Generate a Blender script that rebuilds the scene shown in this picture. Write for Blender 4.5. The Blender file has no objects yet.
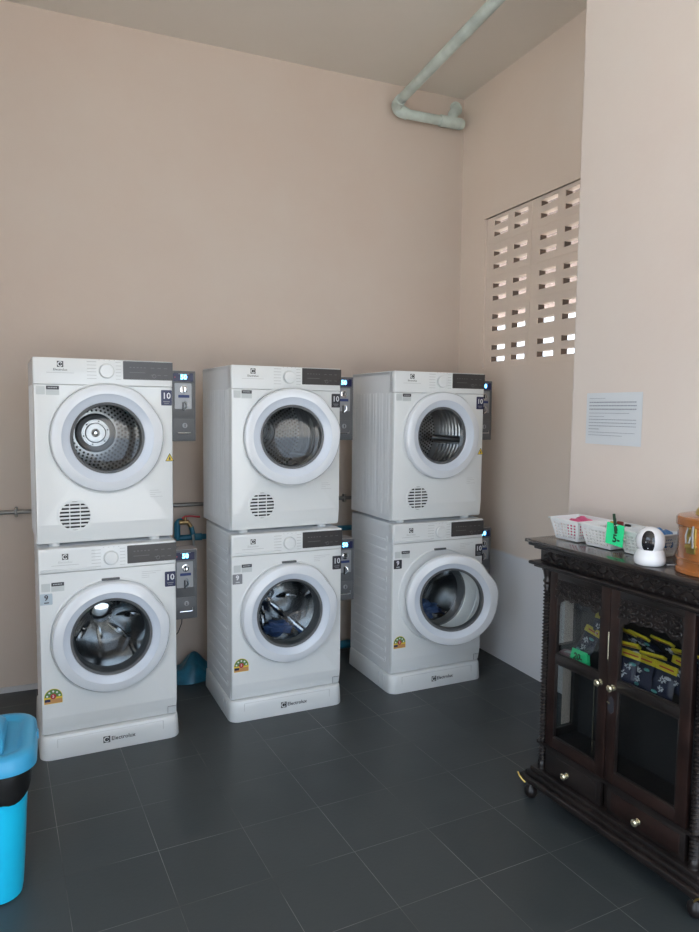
import bpy, bmesh, math, random
from math import sin, cos, pi, radians
from mathutils import Vector, Matrix
random.seed(7)
SC = bpy.context.scene
COL = SC.collection

# ------------------------------------------------------------------ materials
MATS = {}
def newmat(name):
    m = bpy.data.materials.new(name); m.use_nodes = True
    MATS[name] = m
    return m, m.node_tree.nodes, m.node_tree.links, m.node_tree.nodes['Principled BSDF']
def mat(name, col, rough=.5, metal=0., spec=.5, bump=0., bscale=200., var=0., vscale=3., coat=0., emit=None, estr=0., sheen=0.):
    m, N, L, b = newmat(name)
    b.inputs['Base Color'].default_value = (*col, 1)
    b.inputs['Roughness'].default_value = rough
    b.inputs['Metallic'].default_value = metal
    b.inputs['Specular IOR Level'].default_value = spec
    b.inputs['Coat Weight'].default_value = coat
    b.inputs['Coat Roughness'].default_value = .08
    tc = N.new('ShaderNodeTexCoord')
    if var:
        n = N.new('ShaderNodeTexNoise'); n.inputs['Scale'].default_value = vscale; n.inputs['Detail'].default_value = 5
        L.new(tc.outputs['Object'], n.inputs['Vector'])
        r = N.new('ShaderNodeMapRange'); r.inputs['From Min'].default_value = .3; r.inputs['From Max'].default_value = .7
        r.inputs['To Min'].default_value = 1 - var; r.inputs['To Max'].default_value = 1 + var
        L.new(n.outputs['Fac'], r.inputs['Value'])
        v = N.new('ShaderNodeVectorMath'); v.operation = 'SCALE'; v.inputs[0].default_value = col
        L.new(r.outputs['Result'], v.inputs['Scale']); L.new(v.outputs['Vector'], b.inputs['Base Color'])
    if bump:
        n = N.new('ShaderNodeTexNoise'); n.inputs['Scale'].default_value = bscale; n.inputs['Detail'].default_value = 3
        L.new(tc.outputs['Object'], n.inputs['Vector'])
        u = N.new('ShaderNodeBump'); u.inputs['Strength'].default_value = bump; u.inputs['Distance'].default_value = .004
        L.new(n.outputs['Fac'], u.inputs['Height']); L.new(u.outputs['Normal'], b.inputs['Normal'])
    if emit:
        b.inputs['Emission Color'].default_value = (*emit, 1); b.inputs['Emission Strength'].default_value = estr
    return m
def glassmat(name, tint, gloss=.03, ior=1.5, amt=1.0):
    m = bpy.data.materials.new(name); m.use_nodes = True; N = m.node_tree.nodes; L = m.node_tree.links; N.clear()
    o = N.new('ShaderNodeOutputMaterial'); mx = N.new('ShaderNodeMixShader'); t = N.new('ShaderNodeBsdfTransparent')
    g = N.new('ShaderNodeBsdfGlossy'); lw = N.new('ShaderNodeLayerWeight'); pw = N.new('ShaderNodeMath'); pw.operation = 'POWER'; pw.inputs[1].default_value = 5
    f = N.new('ShaderNodeMath'); f.operation = 'MULTIPLY_ADD'; f0 = ((ior-1)/(ior+1))**2; f.inputs[1].default_value = 1-f0; f.inputs[2].default_value = f0
    L.new(lw.outputs['Facing'], pw.inputs[0]); L.new(pw.outputs[0], f.inputs[0])
    t.inputs['Color'].default_value = (*tint, 1); g.inputs['Roughness'].default_value = gloss; pass
    g.inputs['Color'].default_value = (amt, amt, amt, 1)
    L.new(f.outputs[0], mx.inputs[0]); L.new(t.outputs[0], mx.inputs[1]); L.new(g.outputs[0], mx.inputs[2]); L.new(mx.outputs[0], o.inputs[0])
    return m
WHITE = mat('white_enamel', (.76, .79, .79), .28, spec=.5, coat=.25)
WHITE_SIDE = mat('white_painted_steel', (.80, .83, .85), .42, spec=.4)
DOORW = mat('white_door_plastic', (.76, .80, .84), .16, coat=.4)
DOORIN = mat('cool_white_plastic', (.66, .72, .80), .22)
DISP = mat('charcoal_panel', (.050, .047, .047), .3)
DISPTXT = mat('panel_print', (.13, .13, .13), .5)
GREYTXT = mat('grey_print', (.52, .54, .54), .6)
BLACK = mat('black_plastic', (.012, .012, .013), .35)
DARK = mat('dark_gap', (.02, .02, .022), .8)
GASKET = mat('grey_rubber', (.10, .105, .11), .5)
STEEL = mat('drum_steel', (.34, .35, .36), .30, metal=1.)
CHROME = mat('bright_chrome', (.75, .76, .78), .08, metal=1.)
DRUMDK = mat('washer_drum_steel', (.40, .41, .42), .2, metal=1., bump=.35, bscale=9)
HOLES = mat('hole_black', (.01, .01, .011), .9)
GLASS = glassmat('door_glass', (.90, .92, .92), .02, 1.5)
GLASSB = glassmat('bowl_glass', (.88, .92, .93), .015, 1.5, .6)
CGLASS = glassmat('cabinet_glass', (.80, .82, .82), .03, 1.5)
BOXM = mat('hammertone_grey', (.15, .155, .16), .5, metal=.35, bump=.3, bscale=260)
BOXTOP = mat('box_top_grey', (.38, .36, .36), .5, metal=.2)
PLATE = mat('brushed_plate', (.34, .35, .36), .45, metal=.5)
LCD = mat('blue_display_digits', (.1, .5, .9), .4, emit=(.10, .52, 1.), estr=3.2)
LCDBG = mat('display_window', (.008, .008, .03), .3, emit=(.02, .03, .22), estr=.03)
RED = mat('red_mark', (.45, .03, .04), .4)
BLUEL = mat('blue_label', (.02, .04, .16), .5)
NAVY = mat('navy_sticker', (.014, .020, .075), .3)
BLKST = mat('black_sticker', (.035, .036, .045), .35)
WTXT = mat('white_print', (.75, .77, .8), .6)
SILV = mat('silver_sticker', (.42, .50, .56), .35, metal=.2)
GREYST = mat('grey_sticker', (.22, .23, .25), .4)
LABELW = mat('pale_label', (.56, .60, .60), .5)
GREEN = mat('label_green', (.10, .24, .06), .5)
YEL = mat('label_yellow', (.80, .58, .05), .5)
ORA = mat('label_orange', (.55, .28, .10), .5)
WARN = mat('warning_yellow', (.75, .55, .04), .4)
PIPEW = mat('painted_pipe', (.55, .64, .60), .55, var=.18, vscale=9)
BPIPE = mat('blue_pvc', (.02, .17, .27), .4)
BBAG = mat('blue_sheet', (.012, .13, .21), .4, var=.4, vscale=12)
CONDUIT = mat('galvanised_conduit', (.26, .26, .25), .4, metal=.6)
BRASS = mat('brass', (.36, .25, .12), .35, metal=.9)
BRASSP = mat('pale_brass', (.82, .76, .55), .22, metal=.9)
FLEX = mat('braided_hose', (.5, .52, .52), .3, metal=.8)
WOOD = mat('dark_rosewood', (.016, .012, .011), .33, var=.4, vscale=14, bump=.12, bscale=40, spec=.5)
WOODR = mat('reddish_rosewood', (.022, .011, .009), .38, var=.4, vscale=14, spec=.4)
WOODT = mat('cabinet_top_wood', (.040, .031, .027), .16, var=.3, vscale=8, coat=.5)
WOODI = mat('cabinet_inside', (.02, .02, .022), .7)
ORW = mat('varnished_teak', (.34, .115, .026), .22, var=.35, vscale=10, coat=.5)
COPB = mat('copper_band', (.45, .20, .08), .3, metal=.7)
GOLD = mat('golden_brass', (.55, .40, .12), .3, metal=.9)
BASK = mat('white_basket_plastic', (.82, .84, .84), .4)
TAG = mat('green_card', (.03, .86, .34), .6, emit=None)
INK = mat('marker_ink', (.02, .07, .03), .7)
PEG = mat('dark_green_peg', (.015, .05, .025), .35)
CAMW = mat('camera_white', (.82, .83, .85), .22)
CAMK = mat('camera_black', (.012, .012, .014), .12, coat=.5)
BIN = mat('bin_blue', (.012, .62, .95), .32, coat=.1)
BINL = mat('bin_lid_blue', (.05, .38, .66), .35)
BAG = mat('black_bin_liner', (.012, .012, .012), .22, bump=.6, bscale=25)
PAPER = mat('printed_paper', (.66, .70, .73), .7)
PRINT = mat('print_lines', (.30, .33, .38), .8)
PKY = mat('sachet_yellow', (.72, .60, .03), .35)
PKN = mat('sachet_navy', (.03, .035, .07), .25, bump=.5, bscale=40)
PKW = mat('sachet_white', (.62, .66, .72), .3)
PKT = mat('sachet_teal', (.10, .35, .36), .3)
PKP = mat('sachet_pink', (.6, .08, .2), .3)
CLOTHB = mat('blue_laundry', (.06, .13, .32), .9, bump=.5, bscale=30)
CLOTHR = mat('brown_laundry', (.16, .10, .07), .9, bump=.5, bscale=30)

def paint(name, c1, c2, lower=None, zl=.7, bumpy=.15):
    """wall paint with soft cloudy variation; optional separate lower coat of paint"""
    m, N, L, b = newmat(name)
    b.inputs['Roughness'].default_value = .75; b.inputs['Specular IOR Level'].default_value = .25
    tc = N.new('ShaderNodeTexCoord')
    n = N.new('ShaderNodeTexNoise'); n.inputs['Scale'].default_value = .9; n.inputs['Detail'].default_value = 6; n.inputs['Roughness'].default_value = .6
    L.new(tc.outputs['Object'], n.inputs['Vector'])
    r = N.new('ShaderNodeValToRGB'); r.color_ramp.elements[0].color = (*c1, 1); r.color_ramp.elements[1].color = (*c2, 1)
    r.color_ramp.elements[0].position = .33; r.color_ramp.elements[1].position = .67
    L.new(n.outputs['Fac'], r.inputs[0]); out = r.outputs[0]
    if lower:
        s = N.new('ShaderNodeSeparateXYZ'); L.new(tc.outputs['Object'], s.inputs[0])
        n2 = N.new('ShaderNodeTexNoise'); n2.inputs['Scale'].default_value = 6; L.new(tc.outputs['Object'], n2.inputs['Vector'])
        a = N.new('ShaderNodeMath'); a.operation = 'MULTIPLY_ADD'; a.inputs[1].default_value = .02; L.new(n2.outputs['Fac'], a.inputs[0]); L.new(s.outputs['Z'], a.inputs[2])
        mr = N.new('ShaderNodeMapRange'); mr.inputs['From Min'].default_value = zl - .004; mr.inputs['From Max'].default_value = zl + .014
        L.new(a.outputs[0], mr.inputs['Value'])
        mx = N.new('ShaderNodeMix'); mx.data_type = 'RGBA'; mx.inputs['A'].default_value = (*lower, 1)
        L.new(mr.outputs[0], mx.inputs['Factor']); L.new(out, mx.inputs['B']); out = mx.outputs['Result']
    L.new(out, b.inputs['Base Color'])
    n3 = N.new('ShaderNodeTexNoise'); n3.inputs['Scale'].default_value = 14; n3.inputs['Detail'].default_value = 8
    L.new(tc.outputs['Object'], n3.inputs['Vector'])
    u = N.new('ShaderNodeBump'); u.inputs['Strength'].default_value = bumpy; u.inputs['Distance'].default_value = .01
    L.new(n3.outputs['Fac'], u.inputs['Height']); L.new(u.outputs['Normal'], b.inputs['Normal'])
    return m
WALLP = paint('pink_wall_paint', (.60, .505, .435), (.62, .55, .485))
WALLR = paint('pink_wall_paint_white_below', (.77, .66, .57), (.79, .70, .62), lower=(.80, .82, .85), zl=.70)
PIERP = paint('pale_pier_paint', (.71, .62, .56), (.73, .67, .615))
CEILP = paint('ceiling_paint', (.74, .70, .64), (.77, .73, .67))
WLOW = mat('white_skirting', (.55, .56, .57), .6)
GROUND = mat('pale_concrete', (.58, .56, .53), .8, var=.1, vscale=1)
SOFFIT = mat('outside_soffit', (.22, .16, .14), .8)

TS, TOX, TOY, TPH = .3134, .8784, 3.4265, .0686
def floor_mat():
    m, N, L, b = newmat('dark_floor_tiles')
    tc = N.new('ShaderNodeTexCoord'); mp = N.new('ShaderNodeMapping'); br = N.new('ShaderNodeTexBrick')
    c, s = cos(-TPH), sin(-TPH)
    mp.inputs['Rotation'].default_value = (0, 0, -TPH)
    mp.inputs['Location'].default_value = (-(c*TOX - s*TOY), -(s*TOX + c*TOY), 0)
    br.offset = 0; br.inputs['Scale'].default_value = 1
    br.inputs['Brick Width'].default_value = TS; br.inputs['Row Height'].default_value = TS
    br.inputs['Mortar Size'].default_value = .0011; br.inputs['Mortar Smooth'].default_value = .25; br.inputs['Bias'].default_value = 0
    br.inputs['Color1'].default_value = (.044, .053, .056, 1); br.inputs['Color2'].default_value = (.052, .061, .064, 1)
    br.inputs['Mortar'].default_value = (.16, .17, .18, 1)
    L.new(tc.outputs['Object'], mp.inputs[0]); L.new(mp.outputs[0], br.inputs['Vector'])
    n = N.new('ShaderNodeTexNoise'); n.inputs['Scale'].default_value = 2.3; n.inputs['Detail'].default_value = 6; L.new(tc.outputs['Object'], n.inputs['Vector'])
    # grout brightness worn in patches
    r0 = N.new('ShaderNodeMapRange'); r0.inputs['From Min'].default_value = .38; r0.inputs['From Max'].default_value = .62
    r0.inputs['To Min'].default_value = .045; r0.inputs['To Max'].default_value = .26; L.new(n.outputs['Fac'], r0.inputs['Value'])
    cc = N.new('ShaderNodeCombineColor'); [L.new(r0.outputs[0], cc.inputs[i]) for i in range(3)]
    L.new(cc.outputs[0], br.inputs['Mortar'])
    L.new(br.outputs['Color'], b.inputs['Base Color'])
    n4 = N.new('ShaderNodeTexNoise'); n4.inputs['Scale'].default_value = 5; n4.inputs['Detail'].default_value = 7; L.new(tc.outputs['Object'], n4.inputs['Vector'])
    r = N.new('ShaderNodeMapRange'); r.inputs['To Min'].default_value = .30; r.inputs['To Max'].default_value = .50
    L.new(n4.outputs['Fac'], r.inputs['Value']); L.new(r.outputs[0], b.inputs['Roughness'])
    b.inputs['Specular IOR Level'].default_value = .42
    n2 = N.new('ShaderNodeTexNoise'); n2.inputs['Scale'].default_value = 70; n2.inputs['Detail'].default_value = 4; L.new(tc.outputs['Object'], n2.inputs['Vector'])
    a = N.new('ShaderNodeMath'); a.operation = 'MULTIPLY_ADD'; a.inputs[1].default_value = -.6; L.new(br.outputs['Fac'], a.inputs[0]); L.new(n2.outputs['Fac'], a.inputs[2])
    u = N.new('ShaderNodeBump'); u.inputs['Strength'].default_value = .12; u.inputs['Distance'].default_value = .004
    L.new(a.outputs[0], u.inputs['Height']); L.new(u.outputs['Normal'], b.inputs['Normal'])
    return m
FLOORM = floor_mat()

# ------------------------------------------------------------------ mesh builder
class MB:
    def __init__(s): s.bm = bmesh.new(); s.mats = []
    def mi(s, m):
        if m not in s.mats: s.mats.append(m)
        return s.mats.index(m)
    def fin(s, geom, m):
        i = s.mi(m)
        for f in geom: f.material_index = i
    def merge(s, other, mtx=None):
        if mtx is not None: other.transform(mtx)
        me = bpy.data.meshes.new('t'); other.to_mesh(me); other.free(); s.bm.from_mesh(me); bpy.data.meshes.remove(me)
    def box(s, x0, x1, y0, y1, z0, z1, m, bev=0., seg=2, mtx=None):
        b = bmesh.new(); bmesh.ops.create_cube(b, size=1)
        for v in b.verts: v.co = Vector(((x0+x1)/2+v.co.x*(x1-x0), (y0+y1)/2+v.co.y*(y1-y0), (z0+z1)/2+v.co.z*(z1-z0)))
        if bev: bmesh.ops.bevel(b, geom=b.edges[:], offset=bev, segments=seg, affect='EDGES', profile=.5)
        s.fin(b.faces, m); s.merge(b, mtx); return s
    def grid(s, rows, m, closed=False, flip=False, caps=False):
        """rows: list of lists of points"""
        b = bmesh.new(); V = [[b.verts.new(p) for p in r] for r in rows]; n = len(V[0])
        for i in range(len(V)-1):
            for j in range(n if closed else n-1):
                q = [V[i][j], V[i][(j+1) % n], V[i+1][(j+1) % n], V[i+1][j]]
                if flip: q.reverse()
                try: b.faces.new(q)
                except ValueError: pass
        if caps:
            for r in (V[0][::-1], V[-1]):
                try: b.faces.new(r if not flip else r[::-1])
                except ValueError: pass
        s.fin(b.faces, m); s.merge(b); return s
    def tube(s, pts, r, m, n=10, caps=True, rf=None):
        pts = [Vector(p) for p in pts]; rows = []; up = None
        for i, p in enumerate(pts):
            d = (pts[min(i+1, len(pts)-1)] - pts[max(i-1, 0)]).normalized()
            if up is None:
                a = Vector((0, 0, 1)) if abs(d.z) < .9 else Vector((1, 0, 0)); up = (a - d*a.dot(d)).normalized()
            else: up = (up - d*up.dot(d)).normalized()
            q = d.cross(up); rr = rf[i] if rf else r
            rows.append([p + (up*cos(2*pi*k/n) + q*sin(2*pi*k/n))*rr for k in range(n)])
        s.grid(rows, m, closed=True, caps=caps); return s
    def lathe(s, prof, m, n=32, c=(0, 0, 0), axis='z', caps=False, shape=None):
        """prof: (r, h) along the axis; shape(phi) scales the radius"""
        rows = []
        for r, h in prof:
            row = []
            for k in range(n):
                a = 2*pi*k/n; q = r*(shape(a, r) if shape else 1)
                if axis == 'z': p = (c[0]+q*cos(a), c[1]+q*sin(a), c[2]+h)
                else: p = (c[0]+q*cos(a), c[1]+h, c[2]+q*sin(a))
                row.append(p)
            rows.append(row)
        s.grid(rows, m, closed=True, caps=caps, flip=(axis == 'y')); return s
    def prism(s, out, y0, y1, m, bev=0.):
        """outline in local x-z, extruded along y"""
        b = bmesh.new(); f = b.faces.new([b.verts.new((x, y0, z)) for x, z in out])
        r = bmesh.ops.extrude_face_region(b, geom=[f])
        for v in [g for g in r['geom'] if isinstance(g, bmesh.types.BMVert)]: v.co.y = y1
        bmesh.ops.recalc_face_normals(b, faces=b.faces[:])
        if bev: bmesh.ops.bevel(b, geom=[e for e in b.edges if abs(e.verts[0].co.y-e.verts[1].co.y) < 1e-6], offset=bev, segments=2, affect='EDGES')
        s.fin(b.faces, m); s.merge(b); return s
    def prismz(s, out, z0, z1, m, bev=0.):
        b = bmesh.new(); f = b.faces.new([b.verts.new((x, y, z0)) for x, y in out])
        r = bmesh.ops.extrude_face_region(b, geom=[f])
        for v in [g for g in r['geom'] if isinstance(g, bmesh.types.BMVert)]: v.co.z = z1
        bmesh.ops.recalc_face_normals(b, faces=b.faces[:])
        if bev: bmesh.ops.bevel(b, geom=[e for e in b.edges if abs(e.verts[0].co.z-e.verts[1].co.z) < 1e-6], offset=bev, segments=2, affect='EDGES')
        s.fin(b.faces, m); s.merge(b); return s
    def disc(s, c, r, m, n=16, axis='y', d=-.0006):
        """a thin solid disc facing -y"""
        s.prism([(c[0]+r*cos(2*pi*k/n), c[2]+r*sin(2*pi*k/n)) for k in range(n)], c[1], c[1]+d, m); return s
    def ball(s, c, r, m, sc=(1, 1, 1), seg=16):
        b = bmesh.new(); bmesh.ops.create_uvsphere(b, u_segments=seg, v_segments=max(6, seg//2), radius=r)
        for v in b.verts: v.co = Vector((c[0]+v.co.x*sc[0], c[1]+v.co.y*sc[1], c[2]+v.co.z*sc[2]))
        s.fin(b.faces, m); s.merge(b); return s
    def text(s, t, x, y, z, size, m, mtx=None, depth=.0004, align='CENTER', bold=0.):
        """letters standing in the x-z plane, read from -y"""
        cu = bpy.data.curves.new('t', 'FONT'); cu.body = t; cu.size = size; cu.extrude = depth; cu.offset = bold
        cu.align_x = align; cu.align_y = 'CENTER'; cu.resolution_u = 2
        o = bpy.data.objects.new('t', cu)
        COL.objects.link(o)
        dg = bpy.context.evaluated_depsgraph_get(); dg.update()
        me = bpy.data.meshes.new_from_object(o.evaluated_get(dg))
        bpy.data.objects.remove(o); bpy.data.curves.remove(cu)
        M = Matrix.Translation((x, y, z)) @ Matrix.Rotation(pi/2, 4, 'X')
        if mtx is not None: M = mtx @ M
        me.transform(M); b = bmesh.new(); b.from_mesh(me); bpy.data.meshes.remove(me)
        s.fin(b.faces, m); s.merge(b); return s
    def build(s, name, parent=None, smooth=35, label=None, loc=None, rz=0, cat=None, group=None, kind=None):
        me = bpy.data.meshes.new(name)
        bmesh.ops.recalc_face_normals(s.bm, faces=s.bm.faces[:]) if getattr(s, 'recalc', False) else None
        s.bm.to_mesh(me); s.bm.free()
        for m in s.mats: me.materials.append(m)
        if smooth:
            me.polygons.foreach_set('use_smooth', [True]*len(me.polygons)); me.set_sharp_from_angle(angle=radians(smooth))
        o = bpy.data.objects.new(name, me); COL.objects.link(o)
        if parent: o.parent = parent
        if loc: o.location = loc
        o.rotation_euler.z = rz
        tag(o, label, cat, group, kind); return o
def tag(o, label=None, cat=None, group=None, kind=None):
    if label: o['label'] = label
    if cat: o['category'] = cat
    if group: o['group'] = group
    if kind: o['kind'] = kind
    return o
def empty(name, loc, rz, label, cat, group=None):
    o = bpy.data.objects.new(name, None); COL.objects.link(o); o.empty_display_size = .05
    o.location = loc; o.rotation_euler.z = rz; return tag(o, label, cat, group)
def rrect(x0, x1, z0, z1, r, n=5):
    P = []
    for cx, cz, a0 in ((x1-r, z1-r, 0), (x0+r, z1-r, 90), (x0+r, z0+r, 180), (x1-r, z0+r, 270)):
        for k in range(n+1):
            a = radians(a0+90*k/n); P.append((cx+r*cos(a), cz+r*sin(a)))
    return P

# ------------------------------------------------------------------ the room
YB, XR, ZC = 4.1891, 2.6027, 3.672
XL, YF, XP, YP = -1.5, -1.3, 2.066, 2.402
T = .1
b = MB(); b.box(XL-.1, XR+.1, YF-.2, YB+.1, -.1, 0, FLOORM); b.build('floor', smooth=0, kind='structure')
b = MB(); b.box(XL-.1, XR+.1, YF, YB+.1, ZC, ZC+.12, CEILP); b.build('ceiling', smooth=0, kind='structure')
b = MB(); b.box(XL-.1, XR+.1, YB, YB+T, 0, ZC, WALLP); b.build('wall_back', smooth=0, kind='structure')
b = MB(); b.box(XL-.1, XL, 1.1, YB, 0, ZC, WALLP); b.box(XL-.1, XL, YF-.15, YF+.2, 0, ZC, WALLP); b.build('wall_left', smooth=0, kind='structure')  # unseen wall, its extent shaped to shade the left machine
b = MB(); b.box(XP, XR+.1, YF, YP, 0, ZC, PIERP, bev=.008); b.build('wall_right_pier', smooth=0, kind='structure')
PY0, PY1, PZ0, PZ1 = 2.51, 3.894, 1.862, 2.815
b = MB()
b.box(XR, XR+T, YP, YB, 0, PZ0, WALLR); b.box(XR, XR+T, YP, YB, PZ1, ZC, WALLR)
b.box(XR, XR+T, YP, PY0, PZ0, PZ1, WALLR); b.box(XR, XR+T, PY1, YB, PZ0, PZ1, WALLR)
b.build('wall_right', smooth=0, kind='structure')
# unseen shop front: lintel, and a left panel added to cut the light
b = MB(); b.box(XL-.1, XR+.1, YF-.15, YF, 3.35, ZC+.12, WALLP); b.box(XL-.1, -.25, YF-.15, YF, 0, 3.35, WALLP); b.build('wall_front_shield', smooth=0, kind='structure')
# breeze-block vent panel
b = MB()
rows = [2.775, 2.705, 2.583, 2.502, 2.382, 2.303, 2.187, 2.110, 1.991, 1.916]
bz = [2.815, 2.643, 2.443, 2.245, 2.051, 1.862]
px0, px1 = XR+.010, XR+.060
SLOTDK = mat('dark_slot_side', (.13, .095, .075), .9)  # darker brown on the side faces of the slots
def blk(y0, y1, z0, z1, m=None):
    b.box(px0, px0+.006, y0, y1, z0, z1, WALLR); b.box(px0+.006, px1, y0, y1, z0, z1, m or WALLR)
for k in range(3):
    ya = PY1-.462*(k+1); yb_ = PY1-.462*k
    ya = max(ya, PY0)
    for i in range(5):
        z1, z0 = bz[i]-.0015, bz[i+1]+.0015
        c1, c2 = rows[2*i], rows[2*i+1]; h = .0165
        y0, y1 = ya+.0015, yb_-.0015
        blk(y0, y1, c1+h, z1); blk(y0, y1, c2+h, c1-h); blk(y0, y1, z0, c2-h)
        s = [(y0, yb_-.425), (yb_-.285, yb_-.225), (yb_-.075, y1)]
        for q0, q1 in s:
            for c in (c1, c2): blk(q0, q1, c-h, c+h, SLOTDK)
for i in range(1, 5): b.box(px0+.003, px1-.004, PY0, PY1, bz[i]-.003, bz[i]+.003, WALLR)
for k in range(1, 3):
    # mortar strips stop short of the slots, which never reach the joints
    b.box(px0+.003, px1-.004, PY1-.462*k-.003, PY1-.462*k+.003, PZ0, PZ1, WALLR)
b.build('window_1', smooth=0, kind='structure')
b = MB(); b.box(XR-.004, XR+.02, PY0, PY1+.02, PZ1, PZ1+.024, WALLR, bev=.001); b.build('trim_1', smooth=0, kind='structure')
b = MB(); b.box(XL, XR, YB-.012, YB, 0, .03, WLOW); b.build('baseboard_back', smooth=0, kind='structure')
# outside: ground and the eave over the side passage
b = MB(); b.box(-30, 30, -40, 40, -.3, -.102, GROUND); b.build('ground', smooth=0, kind='structure')
b = MB(); b.box(XR+.1, 6.3, 1.2, 12.0, 2.98, 3.1, SOFFIT); b.build('roof_eave', smooth=0, kind='structure')
b = MB(); b.box(XR+.1, 6.3, 1.1, 1.2, -.1, 3.1, SOFFIT); b.build('passage_light_block', smooth=0, kind='structure')  # unseen blocker added to keep light off the vent slots

# ------------------------------------------------------------------ logos, stickers
def emblem(b, x, y, z, s, dark=BLACK, light=WHITE, d=-.0005):
    """square mark: a disc notched by a wedge, framed by the square's corners"""
    h = s/2
    b.prism([(x-h, z-h), (x+h, z-h), (x+h, z+h), (x-h, z+h)], y, y+d, dark)
    y2 = y+d
    arc = lambda a0, a1, r, n=10: [(x+r*cos(radians(a0+(a1-a0)*k/n)), z+r*sin(radians(a0+(a1-a0)*k/n))) for k in range(n+1)]
    b.prism(arc(0, 354, h*.88, 20), y2, y2+d*.6, light)
    y3 = y2+d*.6
    b.prism(arc(40, 320, h*.55, 16)+[(x-h*.1, z)], y3, y3+d*.6, dark)
    b.prism([(x+h*.05, z), (x+h*.8, z-h*.55), (x+h*.8, z+h*.55)], y3, y3+d*.6, dark)

def front_panel(cx, cz, rh, W, z0, z1, y0=0., slope_z=None, sl=.012):
    """enamel front with a round opening; the foot leans back below slope_z"""
    b = MB(); n = 96
    inner = [(cx+rh*cos(2*pi*k/n), cz+rh*sin(2*pi*k/n)) for k in range(n)]
    zb = slope_z if slope_z else z0
    def edge(a):
        dx, dz = cos(a), sin(a)
        t = min([((W-cx)/dx if dx > 1e-9 else 9), (-cx/dx if dx < -1e-9 else 9), ((z1-cz)/dz if dz > 1e-9 else 9), ((zb-cz)/dz if dz < -1e-9 else 9)])
        return (cx+dx*t, cz+dz*t)
    angs = [2*pi*k/n for k in range(n)]
    cor = [math.atan2(zz-cz, xx-cx) % (2*pi) for xx, zz in ((W, z1), (0, z1), (0, zb), (W, zb))]
    for c in cor:
        k = min(range(n), key=lambda i: abs(angs[i]-c)); angs[k] = c
    outer = [edge(a) for a in angs]
    def inset(p, d):
        x, z = p
        x = min(max(x, d), W-d); z = min(max(z, zb), z1)
        return (x, z)
    rws = [[(x, y0+.06, z) for x, z in inner], [(x, y0+.004, z) for x, z in inner], [(cx+(x-cx)*1.02, y0, cz+(z-cz)*1.02) for x, z in inner],
           [(inset(p, .012)[0], y0, inset(p, .012)[1]) for p in outer], [(inset(p, .004)[0], y0+.003, p[1]) for p in outer],
           [(p[0], y0+.014, p[1]) for p in outer], [(p[0], y0+.03, p[1]) for p in outer]]
    b.grid(rws, WHITE, closed=True)
    if slope_z:
        P = [(0, .03), (0, .014), (.004, .003), (.012, 0), (W-.012, 0), (W-.004, .003), (W, .014), (W, .03)]
        rr = []
        for z, o, e in ((zb, 0, 0), (zb-.01, .001, 0), ((zb+z0)/2, sl*.45, .001), (z0+.006, sl, .003), (z0, sl+.004, .006)):
            rr.append([(min(max(x, e), W-e), y0+y+o*(1 if y < .02 else .2), z) for x, y in P])
        b.grid(rr, WHITE, flip=False)
        rr2 = [(x, y0+.03, z0) for x in (.006, W-.006)]
    b.recalc = False
    return b

def door_shape(amp):
    def f(a, r):
        d = math.degrees(a) % 360
        if d > 180: d -= 360
        g = lambda c, w: math.exp(-((d-c)/w)**2)
        return 1 + amp*(g(14, 13)+g(60, 13) - .55*g(37, 9))
    return f

def make_door(root, R, ri, hx, cx, cz, ang, yf, washer, shift=0.):
    """ring door hinged on its left edge, hinge at hx; opened by ang degrees"""
    D = cx-hx
    sh = door_shape(.035 if washer else .022)
    b = MB()
    def sc(a, r): return 1+(sh(a, r)-1)*max(0., min(1., (r-ri-.02)/(R-ri-.02)))
    t = .042 if washer else .036
    prof = [(R-.012, 0), (R, -.004), (R, -t*.55), (R-.006, -t*.85), (R-.018, -t), (R-.045, -t-.002), ((R+ri)/2+.006, -t+.001)]
    b.lathe(prof, DOORW, 96, (D, 0, 0), 'y', shape=sc)
    b.lathe([((R+ri)/2+.006, -t+.001), ((R+ri)/2, -t+.006), (ri+.012, -t+.012), (ri+.002, -t+.018), (ri, -t+.024)], DOORIN, 96, (D, 0, 0), 'y', shape=sc)
    b.lathe([(ri-.002, -.001), (R-.012, 0)], DOORIN, 96, (D, 0, 0), 'y', shape=sc)
    door = b.build('door', root, loc=(hx+shift, yf-shift*.5, cz), rz=-radians(ang))
    b = MB()
    b.lathe([(ri+.001, -t+.022), (ri-.010, -t+.024), (ri-.014, -t+.034), (ri-.014, .018), (ri-.002, .020), (ri+.004, -.001)], GASKET, 72, (D, 0, 0), 'y')
    b.build('door_gasket', door)
    b = MB()
    if washer:
        b.lathe([(.0005, .085), (.05, .083), (.09, .074), (.12, .056), (.142, .03), (ri-.02, -.002), (ri-.010, -t+.027)][::-1], GLASSB, 64, (D, 0, 0), 'y')
    else:
        b.lathe([(.0005, .012), (.08, .010), (.13, .004), (ri-.012, -t+.028)][::-1], GLASS, 64, (D, 0, 0), 'y')
    b.build('door_glass', door)
    return door

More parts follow.
